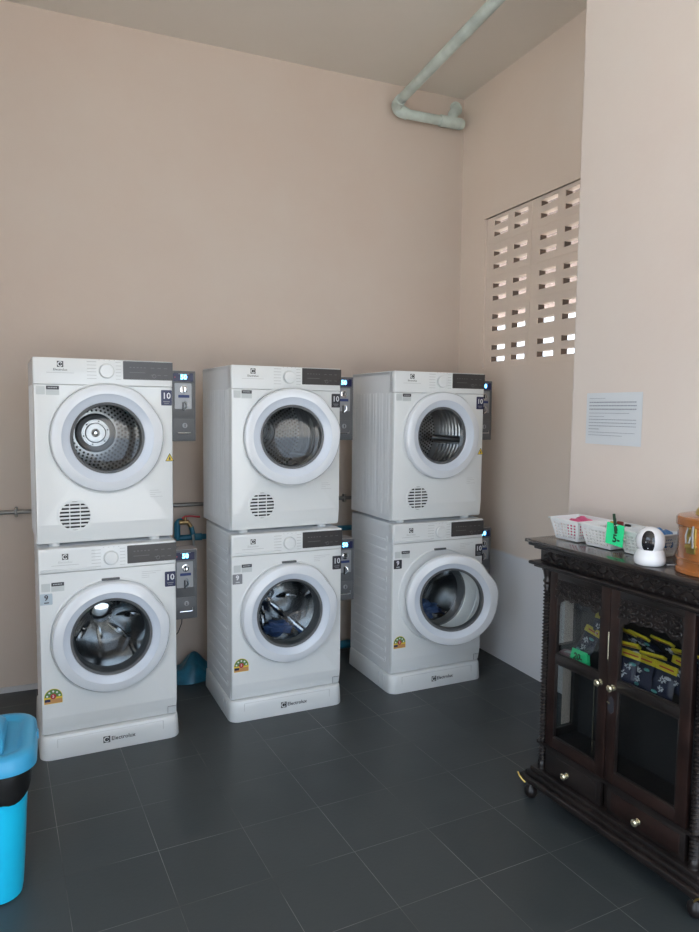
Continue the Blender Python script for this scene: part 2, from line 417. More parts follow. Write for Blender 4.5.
def drum(root, cx, cz, R, depth, y0, washer, la=75):
    b = MB()
    n = 72
    if washer:
        prof = [(R*.80, y0), (R, y0+.03), (R, y0+depth*.5), (R*.97, y0+depth-.03), (R*.88, y0+depth), (.10, y0+depth-.01), (.05, y0+depth-.03), (.0005, y0+depth-.032)]
        b.lathe(prof, DRUMDK, n, (cx, 0, cz), 'y')
    else:
        prof = [(R*.72, y0), (R*.93, y0+.01), (R, y0+.03)]
        for k in range(1, 10):
            yy = y0+.03+k*(depth-.06)/10; prof += [(R, yy-.006), (R*.975, yy), (R, yy+.006)]
        prof += [(R, y0+depth-.02), (R*.97, y0+depth)]
        b.lathe(prof, STEEL, n, (cx, 0, cz), 'y')
    dr = b.build('drum', root)
    # lifters
    for k in range(3):
        a = radians((100 if washer else la)+120*k); b = MB()
        P = [(-.026, R*.985), (-.018, R*.84), (-.006, R*.80), (.006, R*.80), (.018, R*.84), (.026, R*.985)]
        rot = lambda x, z: (cx+x*cos(a)-z*sin(a), cz+x*sin(a)+z*cos(a))
        b.prism([rot(*p) for p in P], y0+.05, y0+depth-.05, STEEL if not washer else CHROME, bev=.003)
        b.build('drum_lifter', dr)
    b = MB()
    yb = y0+depth
    if not washer:
        b.lathe([(R*.97, yb), (R*.9, yb-.006), (.10, yb-.006), (.09, yb-.018), (.072, yb-.022), (.068, yb-.014), (.0005, yb-.014)], STEEL, n, (cx, 0, cz), 'y')
        for j in range(9):
            rr = .115+.0165*j; m_ = int(2*pi*rr/.0215)
            for k in range(m_):
                a = 2*pi*(k+.5*(j % 2))/m_
                b.disc((cx+rr*cos(a), yb-.0065, cz+rr*sin(a)), .0066, HOLES, 6)
        b.lathe([(.052, yb-.0155), (.049, yb-.019), (.046, yb-.0155)], CHROME, 32, (cx, 0, cz), 'y')
        b.lathe([(.022, yb-.014), (.020, yb-.026), (.012, yb-.03), (.0005, yb-.03)], CHROME, 24, (cx, 0, cz), 'y')
        for k in range(6):
            a = radians(60*k+15); b.disc((cx+.060*cos(a), yb-.0145, cz+.060*sin(a)), .0045, HOLES, 8)
    else:
        # star-shaped spider pressed into the back of the drum
        for k in range(9):
            a = 2*pi*k/9
            P = []
            for q in range(9):
                rr = .06+q*(R*.80-.06)/8; aa = a+.5*sin(rr*9)
                P.append((cx+rr*cos(aa), yb-.012, cz+rr*sin(aa)))
            b.tube(P, .011, CHROME, 8, rf=[.006+.010*sin(pi*q/8) for q in range(9)])
        b.lathe([(.055, yb-.03), (.05, yb-.045), (.02, yb-.05), (.0005, yb-.05)], CHROME, 32, (cx, 0, cz), 'y')
    b.build('drum_back', dr)
    return dr

def controls(root, kind, z0, z1, W=.6):
    """top fascia with emblem, dial, printed programme marks and dark display"""
    b = MB(); d = .030
    P = rrect(0, W, 0, d*2, .010, 4)
    rws = []
    for z, e in ((z0, .003), (z0+.003, 0), (z1-.006, 0), (z1-.001, .003), (z1, .008)):
        rws.append([(min(max(x, e), W-e), max(y, e), z) for x, y in P if y <= d*2][:])
    b.grid(rws, WHITE, closed=True, caps=True)
    pan = b.build('control_panel', root)
    b = MB(); zt = z1-(.008 if kind == 'W' else .004)
    zb = zt-.083
    b.prism(rrect(.377, W-.001, zb, zt, .003, 3), -.0035, .004, DISP, bev=.0008)
    b.prism([(W-.0012, zb), (W+.0008, zb), (W+.0008, zt), (W-.0012, zt)], -.002, .02, DISP)
    dp = b.build('display_panel', pan)
    b = MB()
    for k in range(5): b.box(.405+.016*k, .413+.016*k, -.0042, -.0034, zt-.030, zt-.026, DISPTXT)
    for k in range(3):
        b.box(.50+.03*k, .515+.03*k, -.0042, -.0034, zt-.030, zt-.027, DISPTXT)
        b.box(.50+.03*k, .515+.03*k, -.0042, -.0034, zt-.062, zt-.059, DISPTXT)
    b.lathe([(.0095, -.0042), (.008, -.0046), (.0065, -.0042)], DISPTXT, 20, (.515, 0, zb+.018), 'y')
    b.box(.405, .475, -.0042, -.0034, zt-.052, zt-.049, DISPTXT)
    b.build('display_markings', dp)
    b = MB(); kz = (z0+z1)/2+(.006 if kind == 'D' else -.004)
    b.lathe([(.031, -.001), (.031, -.010), (.028, -.014), (.0005, -.015)], WHITE, 40, (.305, 0, kz), 'y')
    kn = b.build('dial_knob', pan)
    b = MB()
    b.lathe([(.034, -.0004), (.034, -.001), (.0325, -.001), (.0325, -.0004)], LABELW, 48, (.305, 0, kz), 'y')
    for k in range(6):
        zz = kz+.040-.015*k
        b.box(.222, .262, -.0010, 0, zz-.0012, zz+.0012, GREYTXT)
        b.box(.345, .368, -.0010, 0, zz-.0012, zz+.0012, GREYTXT)
    for k in range(9):
        xx = .26+.011*k
        if k % 2: b.box(xx, xx+.006, -.0010, 0, kz+.048, kz+.050, GREYTXT)
    b.build('programme_print', pan)
    b = MB(); lz = z1-(.028 if kind == 'D' else .038)
    emblem(b, .112, -.0006, lz, .026)
    b.text('Electrolux', .112, -.0010, lz-.024, .014, BLACK if kind == 'D' else GREYTXT)
    b.box(.055, .168, -.0010, 0, lz-.0385, lz-.0365, GREYTXT)
    b.build('brand_emblem', pan)
    return pan

def side_pressings(b, W, depth, h, horizontal):
    for sx, dx in ((-.0015, 1), (W+.0015, -1)):
        if horizontal:
            n = 13
            for k in range(n):
                z = .055+k*(h-.16)/(n-1)
                x0, x1 = sorted((sx, sx+dx*.004))
                b.box(x0-.0005 if dx > 0 else x0, x1, .075, depth-.05, z, z+.010, WHITE_SIDE, bev=.0035)
                b.box(x0-.0005 if dx > 0 else x0, x1, .068, .082, z, z+.030, WHITE_SIDE, bev=.0035)
        else:
            for y in (.05, .125, .20, .275, .35, .425):
                x0, x1 = sorted((sx, sx+dx*.004))
                b.box(x0, x1, y, y+.012, .03, h-.12, WHITE_SIDE, bev=.0035)
                b.box(x0, x1, y+.035, y+.039, .03, h-.12, WHITE_SIDE, bev=.0015)

def stickers(root, kind, cfg):
    y = -.0002
    # small warranty label, its code square left blank
    b = MB(); z = .690 if kind == 'D' else .689
    b.prism(rrect(.012, .048, z-.028, z+.008, .002, 2), y, y-.0006, LABELW)
    b.prism(rrect(.052, .106, z-.030, z+.010, .002, 2), y, y-.0004, LABELW)
    b.prism(rrect(.053, .105, z-.006, z+.010, .002, 2), y-.0004, y-.0010, BLKST)
    for k in range(6): b.box(.060+.0065*k, .0645+.0065*k, y-.0014, y-.0009, z, z+.004, GREYTXT)
    for k in range(2): b.box(.058, .096-.01*k, y-.0009, y-.0003, z-.015-.007*k, z-.0135-.007*k, GREYTXT)
    b.build('warranty_label', root)
    # capacity years sticker
    c = cfg['ten']; b = MB(); z1 = .692 if kind == 'D' else .703
    b.prism(rrect(.546, .596, z1-.072, z1, .004, 3), y, y-.0007, c)
    b.text(cfg['tentext'], .571, y-.0009, z1-.028, .040, WTXT, bold=.0006)
    b.box(.556, .586, y-.0012, y-.0006, z1-.056, z1-.052, GREYST); b.box(.560, .582, y-.0012, y-.0006, z1-.064, z1-.061, GREYST)
    b.build('warranty_years_sticker', root)
    if kind == 'W':
        b = MB(); b.prism(rrect(.006, .056, .602, .652, .003, 2), y, y-.0007, cfg['nine'])
        b.text('9', .031, y-.0009, .633, .034, BLKST if cfg['nine'] is SILV else WTXT, bold=.001)
        b.box(.022, .042, y-.0012, y-.0006, .609, .614, BLKST if cfg['nine'] is SILV else LABELW)
        b.build('capacity_sticker', root)
        b = MB(); cx, cz = .050, .181
        arc = lambda r, a0=0, a1=180, n=14: [(cx+r*cos(radians(a0+(a1-a0)*k/n)), cz+r*sin(radians(a0+(a1-a0)*k/n))) for k in range(n+1)]
        b.prism(arc(.038)+[(cx-.038, cz-.03), (cx+.038, cz-.03)], y, y-.0005, YEL)
        b.prism(arc(.036), y-.0005, y-.0009, GREEN)
        b.prism([(cx-.036, cz-.028), (cx+.036, cz-.028), (cx+.036, cz-.008), (cx-.036, cz-.008)], y-.0005, y-.0009, ORA)
        b.prism([(cx-.036, cz-.020), (cx-.012, cz-.020), (cx-.012, cz-.008), (cx-.036, cz-.008)], y-.0009, y-.0012, NAVY)
        for k in range(5):
            a = radians(14+38*k); b.disc((cx+.026*cos(a), y-.0009, cz+.026*sin(a)), .0045, WTXT, 8)
        b.disc((cx, y-.0009, cz+.003), .0125, RED, 14, d=-.0004)
        b.text('5', cx, y-.0014, cz+.003, .016, WTXT, bold=.0004)
        b.build('energy_label', root)
        b = MB()
        for k, (w0, w1) in enumerate(((.44, .53), (.44, .505), (.44, .475), (.44, .475))): b.box(w0, w1, y-.0006, y+.0002, .712-.009*k, .7135-.009*k, GREYTXT)
        b.build('small_print', root)
        b = MB(); b.box(.553, .592, -.0006, .002, .0445, .046, GREYST); b.box(.553, .5545, -.0006, .002, .012, .046, GREYST)
        b.build('filter_flap_seam', root)
    else:
        b = MB()
        for k, (w0, w1) in enumerate(((.49, .53), (.49, .542), (.49, .515), (.49, .548))): b.box(w0, w1, y-.0006, y+.0002, .222-.010*k, .2235-.010*k, GREYTXT)
        b.build('small_print', root)
        if cfg.get('warn'):
            b = MB(); cx, cz = .583, .372
            b.prism([(cx-.021, cz-.014), (cx+.0205, cz-.014), (cx, cz+.024)], y, y-.0006, BLKST)
            b.prism([(cx-.017, cz-.0118), (cx+.0165, cz-.0118), (cx, cz+.019)], y-.0006, y-.0010, WARN)
            b.prism([(cx-.005, cz-.008), (cx+.005, cz-.008), (cx+.003, cz+.002), (cx, cz+.009), (cx-.003, cz+.002)], y-.001, y-.0014, BLKST)
            b.build('fire_warning_sticker', root)

def make_dryer(loc, rz, label, cfg, ang):
    W, D, H = .6, .507, .8235
    r = empty('tumble_dryer', loc, rz, label, 'dryer', 'tumble dryers on top of the washers')
    b = MB()
    # cabinet shell: two sides, top, bottom, back
    b.box(0, .004, .028, D, .0, H-.004, WHITE_SIDE); b.box(W-.004, W, .028, D, .0, H-.004, WHITE_SIDE)
    b.box(0, W, .055, D, H-.024, H, WHITE_SIDE, bev=.006); b.box(.004, W-.004, .03, D, 0, .006, WHITE_SIDE)
    b.box(.004, W-.004, D-.006, D, .006, H-.024, WHITE_SIDE)
    side_pressings(b, W, D, H, False)
    b.build('housing', r)
    front_panel(.305, .470, .178, W, .001, .7045, slope_z=.085, sl=.010).build('front_panel', r)
    controls(r, 'D', .7065, H)
    # fixed rim round the door
    b = MB(); b.lathe([(.253, .0), (.253, -.004), (.247, -.0055), (.243, -.002), (.243, 0)], WHITE, 96, (.305, 0, .470), 'y'); b.build('door_surround', r)
    b = MB(); b.lathe([(.178, .002), (.172, .004), (.170, .05), (.20, .056)], GASKET, 72, (.305, 0, .470), 'y'); b.build('door_seal', r)
    make_door(r, .2435, .160, .062, .305, .470, ang, -.003, False)
    drum(r, .305, .478, .262, .40, .058, False, cfg.get('lift', 75))
    # round louvred vent
    b = MB(); vx, vz, R = .160, .122, .0745
    b.lathe([(R, 0), (R, -.0035), (R-.006, -.005), (R-.010, -.0035), (R-.010, -.0005)], WHITE, 56, (vx, 0, vz), 'y')
    b.disc((vx, -.0005, vz), R-.010, DARK, 40, d=-.0006)
    rr = R-.008
    for k in range(8):
        z = vz-rr+.0085+k*(2*rr-.017)/7
        hw = math.sqrt(max(0, (rr)**2-(z-vz)**2))
        if k in (0, 7): hw = math.sqrt(rr**2-(abs(z-vz)-.003)**2)
        b.box(vx-hw+.002, vx+hw-.002, -.0045, -.0008, z-.0044, z+.0044, WHITE, bev=.001)
    for dx in (-.022, .022): b.box(vx+dx-.002, vx+dx+.002, -.0042, -.0008, vz-R+.015, vz+R-.015, WHITE)
    b.build('vent_grille', r)
    for fx in (.075, .515):
        for fy in (.05, D-.05):
            b = MB(); b.lathe([(.0005, 0), (.024, 0), (.026, .004), (.024, .012), (.024, .0155)], WHITE if fy < .1 else DARK, 24, (fx, fy, -.0155)); b.build('foot', r)
    stickers(r, 'D', cfg)
    return r

def make_washer(loc, rz, label, cfg, ang, load):
    W, D, H = .6, .528, .85
    r = empty('washing_machine', loc, rz, label, 'washing machine', 'front loading washers on low plinths')
    b = MB()
    b.box(0, .004, .028, D, .002, H-.02, WHITE_SIDE); b.box(W-.004, W, .028, D, .002, H-.02, WHITE_SIDE)
    b.box(.004, W-.004, .03, D, .002, .008, WHITE_SIDE); b.box(.004, W-.004, D-.006, D, .008, H-.02, WHITE_SIDE)
    side_pressings(b, W, D, H, True)
    b.build('housing', r)
    b = MB(); b.box(0, W, .050, D+.002, H-.022, H, WHITE_SIDE, bev=.005); b.build('worktop', r)
    front_panel(.303, .430, .182, W, .003, .7395, slope_z=.085, sl=.014).build('front_panel', r)
    controls(r, 'W', .7415, H-.001)
    # detergent drawer lip
    b = MB(); b.prism(rrect(.012, .238, .751, .838, .004, 3), -.0002, .003, WHITE)
    b.box(.012, .238, -.007, 0, .7525, .7575, WHITE, bev=.002); b.build('detergent_drawer', r)
    b = MB()
    b.lathe([(.268, 0), (.268, -.003), (.262, -.006), (.2585, -.002), (.2585, 0)], WHITE, 96, (.303, 0, .430), 'y'); b.build('door_surround', r)
    b = MB(); b.prism(rrect(.263, .342, .688, .699, .003, 3), -.006, -.001, GASKET); b.build('door_latch_cover', r)
    b = MB(); b.lathe([(.182, .002), (.174, .006), (.166, .03), (.158, .045), (.166, .06), (.195, .066)], GASKET, 72, (.303, 0, .430), 'y'); b.build('door_seal', r)
    make_door(r, .256, .178, .045, .303, .430, ang, -.004, True, .026 if ang else 0.)
    d = drum(r, .303, .432, .245, .36, .068, True)
    if load:
        for (c, sz, mm, nm) in load:
            bm_ = bmesh.new(); bmesh.ops.create_icosphere(bm_, subdivisions=4, radius=1)
            random.seed(int(sz*1000)+3)
            ph = [random.uniform(0, 6) for _ in range(6)]
            for v in bm_.verts:
                p = v.co.copy(); k = 1+.16*sin(5*p.x+ph[0]+2*sin(4*p.z+ph[1]))+.12*sin(9*p.y+ph[2]+3*p.x)+.08*sin(14*p.z+ph[3])
                v.co = Vector((c[0]+p.x*k*sz*1.25, c[1]+p.y*k*sz, c[2]+p.z*k*sz*.62))
            b = MB(); b.fin(bm_.faces, mm); b.merge(bm_); o = b.build(nm, None)
            M = Matrix.Translation(loc) @ Matrix.Rotation(rz, 4, 'Z'); o.matrix_world = M
            tag(o, cfg['loadlabel'], 'laundry')
    stickers(r, 'W', cfg)
    return r

def make_plinth(loc, rz, label):
    r = empty('machine_plinth', loc, rz, label, 'plinth', 'white plinths under the washers')
    b = MB(); D = .522
    def ring(z, e):
        P = []
        x0, x1, y0 = -.006-e, .606+e, -.010-e
        R = .05
        for cx, a0 in ((x0+R, 180), (x1-R, 270)):
            for k in range(7):
                a = radians(a0+90*k/6); P.append((cx+R*cos(a), y0+R+R*sin(a), z))
        P += [(x1, D, z), (x0, D, z)]
        return P
    b.grid([ring(0, .0035), ring(.004, .005), ring(.070, .002), ring(.097, 0), ring(.104, -.004), ring(.1055, -.010)], WHITE, closed=True, caps=True)
    base = b.build('plinth_body', r, smooth=40)
    b = MB()
    for x in (.062, .528): b.box(x, x+.002, -.0128, -.0105, .02, .092, GREYTXT)
    b.box(.062, .530, -.0118, -.0098, .0915, .0925, GREYTXT)
    for y in (.075, .13): b.box(-.0108, -.0060, y, y+.002, .02, .088, GREYTXT)
    b.build('panel_seam', r)
    b = MB(); emblem(b, .272, -.0136, .052, .030, d=-.0008)
    b.text('Electrolux', .292, -.0142, .052, .026, BLACK, align='LEFT', bold=.0002)
    b.build('brand_emblem', r)
    return r

HP, HW, HG = .1059, .85, .0157
ST = [(-.0714, 3.29, .0476, -.0024, .0305, .0129), (.8017, 3.355, .0294, .0082, .0233, .0469), (1.7071, 3.3748, .0385, .002, .0179, .0169)]
WL = ['white washing machine beside the blue bin, round door closed, pale blue sticker with 9',
      'washing machine in the middle stack, closed door, dark blue laundry inside its drum',
      'white washing machine with its round door hanging open, beside the right wall']
DL = ['white tumble dryer in the stack beside the blue bin, navy sticker reading 10',
      'white tumble dryer of the middle stack, its round door slightly ajar',
      'tumble dryer nearest the breeze-block vent, above the washer whose door is open']
PLL = ['low white plinth under the washer next to the blue bin', 'low white plinth under the washer of the middle stack', 'low white plinth under the washer with the open door']
WC = [dict(ten=NAVY, tentext='10', nine=SILV), dict(ten=BLKST, tentext='10', nine=GREYST, loadlabel='blue wet laundry lying in the drum of the middle washer'),
      dict(ten=BLKST, tentext='10', nine=BLKST, loadlabel='blue laundry seen through the open door of the washer near the wall')]
DC = [dict(ten=NAVY, tentext='10', warn=True), dict(ten=BLKST, tentext='10', lift=-4), dict(ten=NAVY, tentext='10', warn=True, lift=20)]
LOADS = [None, [((.335, .28, .262), .058, CLOTHB, 'laundry')], [((.30, .22, .285), .085, CLOTHB, 'laundry')]]
for i, (X, Y, th, dx, dy, dth) in enumerate(ST):
    make_plinth((X, Y, 0), th, PLL[i])
    make_washer((X, Y, HP), th, WL[i], WC[i], (0, 0, 22)[i], LOADS[i])
    c, s = cos(th+dth), sin(th+dth)
    make_dryer((X+dx*c, Y+dy+dx*s, HP+HW+HG), th+dth, DL[i], DC[i], (0, 13, 0)[i])

# ------------------------------------------------------------------ coin boxes
def coin_box(xl, z0, z1, yfront, label, cable):
    w, d, h = .147, .11, z1-z0
    r = empty('coin_box', (xl, yfront, z0), .03, label, 'coin box', 'grey coin payment boxes beside the machines')
    b = MB(); b.box(0, w, 0, d, 0, h, BOXM, bev=.003)
    b.box(.001, w-.001, .001, d-.001, h-.001, h+.001, BOXTOP); b.build('case', r)
    zc = h*.315
    b = MB(); b.box(.008, w-.012, -.004, .001, zc+.012, h-.008, BOXM, bev=.0015); b.build('upper_door', r)
    b = MB(); b.prism(rrect(.034, w-.014, h-.052, h-.012, .003, 3), -.004, -.007, LCDBG)
    dsp = b.build('display', r)
    b = MB(); b.text('50', .086, -.0074, h-.032, .032, LCD, bold=.0012)
    b.build('digits', dsp)
    b = MB(); b.disc((.042, -.007, h-.032), .003, RED, 10); b.box(.060, .114, -.0074, -.0068, h-.0165, h-.0145, GREYTXT); b.build('display_mark', dsp)
    b = MB(); b.prism(rrect(.040, w-.022, h*.46, h-.062, .004, 3), -.004, -.0065, PLATE, bev=.0006)
    pl = b.build('coin_plate', r)
    b = MB(); b.lathe([(.019, -.0065), (.019, -.012), (.014, -.013), (.012, -.009), (.0005, -.008)], CHROME, 24, (.086, 0, h-.094), 'y')
    b.box(.084, .088, -.0135, -.008, h-.106, h-.082, BLACK); b.build('coin_slot', pl)
    b = MB(); b.box(.058, .114, -.0072, -.0062, h-.135, h-.121, BLUEL); b.build('blue_label', pl)
    b = MB(); b.tube([(.090, -.007, h-.155), (.098, -.014, h-.165), (.100, -.014, h-.180), (.086, -.008, h-.195)], .005, CHROME, 8)
    b.box(.078, .084, -.012, -.006, h-.20, h-.158, BLACK); b.build('return_lever', pl)
    b = MB(); b.box(.004, w-.010, -.004, .001, .008, zc, BOXM, bev=.0015); dr = b.build('cash_door', r)
    b = MB(); b.lathe([(.013, -.004), (.013, -.009), (.009, -.010), (.0005, -.010)], PLATE, 20, (.090, 0, zc-.032), 'y')
    b.box(.088, .092, -.0108, -.0098, zc-.040, zc-.024, BLACK); b.build('lock', dr)
    b = MB(); b.tube([(.050, -.004, zc-.068), (.054, -.018, zc-.070), (.116, -.018, zc-.070), (.120, -.004, zc-.058)], .0035, CHROME, 8); b.build('handle', dr)
    b = MB(); b.box(.04, .06, .03, d+.0, h*.5, h*.5+.04, BOXM); b.build('bracket', r)
    if cable:
        b = MB(); b.tube([(.08, .06, .005), (.078, .065, -.04), (.06, .07, -.09), (.03, .08, -.12), (.00, .10, -.16), (-.004, .16, -.24)], .0025, BLACK, 6); b.build('cable', r)
    return r
CB = [(.532, 1.412, 1.768, 'upper grey coin box beside the dryer nearest the blue bin', 0), (.533, .485, .850, 'lower grey coin box beside the washer nearest the blue bin', 1),
      (1.411, 1.411, 1.762, 'upper grey coin box beside the dryer of the middle stack', 0), (1.428, .495, .848, 'lower grey coin box between the middle washer and the washer with the open door', 1),
      (2.338, 1.406, 1.764, 'upper grey coin box between the dryer and the wall with the vent blocks', 0), (2.358, .495, .858, 'lower grey coin box partly behind the open washer door', 0)]
for xl, z0, z1, lb, cab in CB: coin_box(xl, z0, z1, 3.60, lb, cab)

# ------------------------------------------------------------------ pipes
def bend(p, n=6, r=.06):
    """round the corners of a polyline"""
    P = [Vector(q) for q in p]; out = [P[0]]
    for i in range(1, len(P)-1):
        a = (P[i-1]-P[i]).normalized(); c = (P[i+1]-P[i]).normalized()
        s, e = P[i]+a*r, P[i]+c*r
        for k in range(n+1):
            t = k/n; out.append(s*(1-t)**2+P[i]*2*t*(1-t)+e*t*t)
    return out+[P[-1]]
r = empty('ceiling_pipe', (2.06, 4.11, 3.5), 0, 'pale green painted drain pipe under the ceiling, bending along the back wall', 'pipe')
def rel(p, o=(2.06, 4.11, 3.5)): return [tuple(a-b_ for a, b_ in zip(q, o)) for q in p]
b = MB(); b.tube(bend(rel([(1.80, -1.2, 3.615), (2.045, 4.115, 3.508), (2.075, 4.115, 3.470), (2.50, 4.115, 3.474)]), r=.03), .030, PIPEW, 16); b.build('pipe_run', r)
b = MB(); b.tube(bend(rel([(2.041, 4.02, 3.510), (2.046, 4.115, 3.503), (2.14, 4.115, 3.468)]), r=.045), .0345, PIPEW, 16); b.build('elbow', r)
b = MB(); b.tube(rel([(2.375, 4.115, 3.473), (2.535, 4.115, 3.474)]), .036, PIPEW, 16)
b.tube(rel([(2.465, 4.115, 3.474), (2.478, 4.125, 3.53), (2.515, 4.14, 3.575)]), .034, PIPEW, 16); b.tube(rel([(2.512, 4.138, 3.572), (2.535, 4.186, 3.60)]), .036, PIPEW, 16)
b.build('tee_fitting', r)
b = MB(); b.tube(rel([(2.535, 4.115, 3.474), (2.550, 4.115, 3.474)]), .030, PIPEW, 16); b.build('end_cap', r)
b = MB(); b.lathe([(.045, 0), (.045, -.010), (.036, -.012)], PIPEW, 24, rel([(2.537, 4.189, 3.60)])[0], 'y'); b.build('wall_collar', r)

r = empty('electric_conduit', (.3, 4.165, 1.008), 0, 'thin grey metal conduit clipped along the back wall', 'conduit')
b = MB(); b.tube([(-1.8, 0, 0), (2.0, 0, 0)], .0115, CONDUIT, 10); b.build('conduit_tube', r)
for x in (-.49, 1.445):
    b = MB(); b.box(x-.008, x+.008, -.014, .022, -.026, .026, CONDUIT, bev=.003); b.ball((x, -.014, .020), .004, BRASSP, seg=8); b.ball((x, -.014, -.020), .004, BRASSP, seg=8); b.build('pipe_clamp', r)

r = empty('water_pipe', (.72, 4.14, .815), 0, 'blue plastic water pipe running behind the machines with a riser', 'pipe')
b = MB(); b.tube([(-.06, 0, 0), (1.75, 0, 0)], .017, BPIPE, 12); b.build('pipe_run', r)
b = MB(); b.tube(bend([(-.055, -.005, 0), (-.055, -.005, .100), (.0, -.005, .100)], r=.025), .018, BPIPE, 12); b.build('riser', r)
b = MB(); b.tube([(.035, 0, 0), (.09, 0, 0)], .022, BPIPE, 12); b.build('pipe_coupling', r)
def tap(x, z, label):
    r = empty('water_tap', (x, 4.11, z), 0, label, 'tap')
    b = MB(); b.tube([(-.035, 0, 0), (.02, 0, 0)], .014, BRASS, 12); b.tube([(.0, 0, 0), (.0, 0, .03)], .010, BRASS, 10); b.tube([(.015, 0, 0), (.035, 0, -.03)], .012, BRASS, 10); b.build('valve_body', r)
    b = MB(); b.tube([(-.018, 0, .022), (0, 0, .034), (.03, -.01, .036), (.085, -.012, .028)], .0055, RED, 8); b.build('lever', r)
    b = MB(); b.tube([(.035, 0, -.03), (.040, 0, -.05), (.045, -.005, -.075)], .014, BPIPE, 10); b.build('hose_nut', r)
    b = MB(); b.tube([(.042, 0, -.06), (.046, -.01, -.10), (.048, -.02, -.16), (.03, -.05, -.30), (.0, -.06, -.42)], .008, FLEX, 8); b.build('flexible_hose', r)
tap(.708, .912, 'brass tap with a red lever on the back wall above the lower coin box')
r = empty('drain_pipe', (1.0, 4.12, .045), 0, 'blue drain pipe lying along the foot of the back wall', 'pipe')
b = MB(); b.tube([(-.02, 0, 0), (1.4, 0, 0)], .026, BPIPE, 12); b.build('pipe_run', r)
b = MB(); b.box(.3, .36, -.03, .03, -.045, .03, BPIPE, bev=.006); b.build('pipe_coupling', r)
# crumpled blue sheet
b = MB(); rws = []
random.seed(5)
for j in range(15):
    row = []
    for k in range(25):
        u, v = k/24, j/14
        x = .56+.36*u; y = 3.93+.24*v
        hgt = .012+.055*sin(pi*min(1, max(0, u*1.02)))**.5*sin(pi*v)**.6+.085*math.exp(-((u-.48)/.13)**2)*sin(pi*v)**.8
        hgt += .012*sin(17*u+6*v)*sin(9*v+4*u)*sin(pi*v)
        row.append((x+.012*sin(11*v+3*u), y+.01*sin(13*u), max(.002, hgt*(1 if 0 < j < 14 else .05))))
    rws.append(row)
b.grid(rws, BBAG)
low = [[(p[0], p[1], .001) for p in rws[0]], [(p[0], p[1], .001) for p in rws[-1]]]
b.grid(low, BBAG, flip=True)
b.build('crumpled_sheet', smooth=60, label='crumpled blue plastic sheet on the floor behind the first two stacks', cat='plastic sheet')

# ------------------------------------------------------------------ paper on the pier
r = empty('paper_notice', (XP-.001, 2.09, 1.555), -pi/2, 'sheet of printed paper taped to the pale wall above the white baskets', 'paper')
b = MB(); rws = []
for j in range(7):
    rws.append([(-.215+.30*k/12 + 0, -.002-.0022*(sin(pi*k/12*2)**2)*(j/6), -.105+.209*j/6) for k in range(13)])
b.grid(rws, PAPER); b.grid([[(p[0], p[1]+.0006, p[2]) for p in row] for row in rws], PAPER, flip=True); b.build('sheet', r)
b = MB(); random.seed(11)
def words(b, x0, x1, z, h, m):
    x = x0
    while x < x1:
        w = random.uniform(.006, .018); b.box(x, min(x+w, x1), -.0062, -.0054, z-h/2, z+h/2, m); x += w+.0022
ZZ = [(.082, .09, .0016), (.066, .255, .004), (.052, .255, .004), (.038, .255, .004), (.022, .22, .0018), (.008, .085, .0018), (-.004, .255, .0025), (-.017, .255, .0025), (-.030, .255, .0025), (-.043, .06, .0025), (-.056, .25, .0018), (-.068, .185, .0018)]
for z, w, h in ZZ: words(b, -.195, -.195+w, z, h, PRINT)
b.build('printed_lines', r)

# ------------------------------------------------------------------ display cabinet
TH = .0659
CR = Matrix.Translation((1.7364, 2.2669, 0)) @ Matrix.Rotation(TH-pi/2, 4, 'Z')
def cab_pt(s, n, z): return CR @ Vector((s, n, z))
cab = empty('display_cabinet', (1.7364, 2.2669, 0), TH-pi/2, 'carved dark wooden cabinet with glass doors and twisted columns against the pale wall', 'cabinet')
L_, DP = .838, .272
b = MB()
b.box(0, L_, 0, DP, 1.060, 1.074, WOODT, bev=.004)
b.box(.010, L_-.010, .010, DP, 1.048, 1.061, WOOD, bev=.004); b.box(.026, L_-.026, .026, DP, 1.036, 1.049, WOOD, bev=.004)
b.build('cabinet_top', cab)
F0 = .046
b = MB()
b.box(F0, L_-F0, F0, DP-.004, .985, 1.037, WOOD, bev=.002)
fz = b.build('frieze', cab)
b = MB(); n = 150
P = [(F0+.02+(L_-2*F0-.04)*k/n, F0-.002, 1.011+.011*sin(k/n*2*pi*9)) for k in range(n+1)]
b.tube(P, .0035, WOOD, 6)
for k in range(34):
    x = F0+.03+(L_-2*F0-.06)*k/33; z = 1.011+(.013 if k % 2 else -.013)
    b.ball((x, F0-.002, z), .011, WOOD, (1.1, .7, .6), 8); b.ball((x+.008, F0-.003, z+(.006 if k % 2 else -.006)), .004, WOOD, (1, .8, 1), 6)
b.build('carved_vine', fz)
b = MB()
b.box(.010, L_-.010, .012, DP, .972, .986, WOOD, bev=.006, seg=3); b.box(.026, L_-.026, .028, DP, .962, .973, WOOD, bev=.004)
b.build('cornice_moulding', cab)
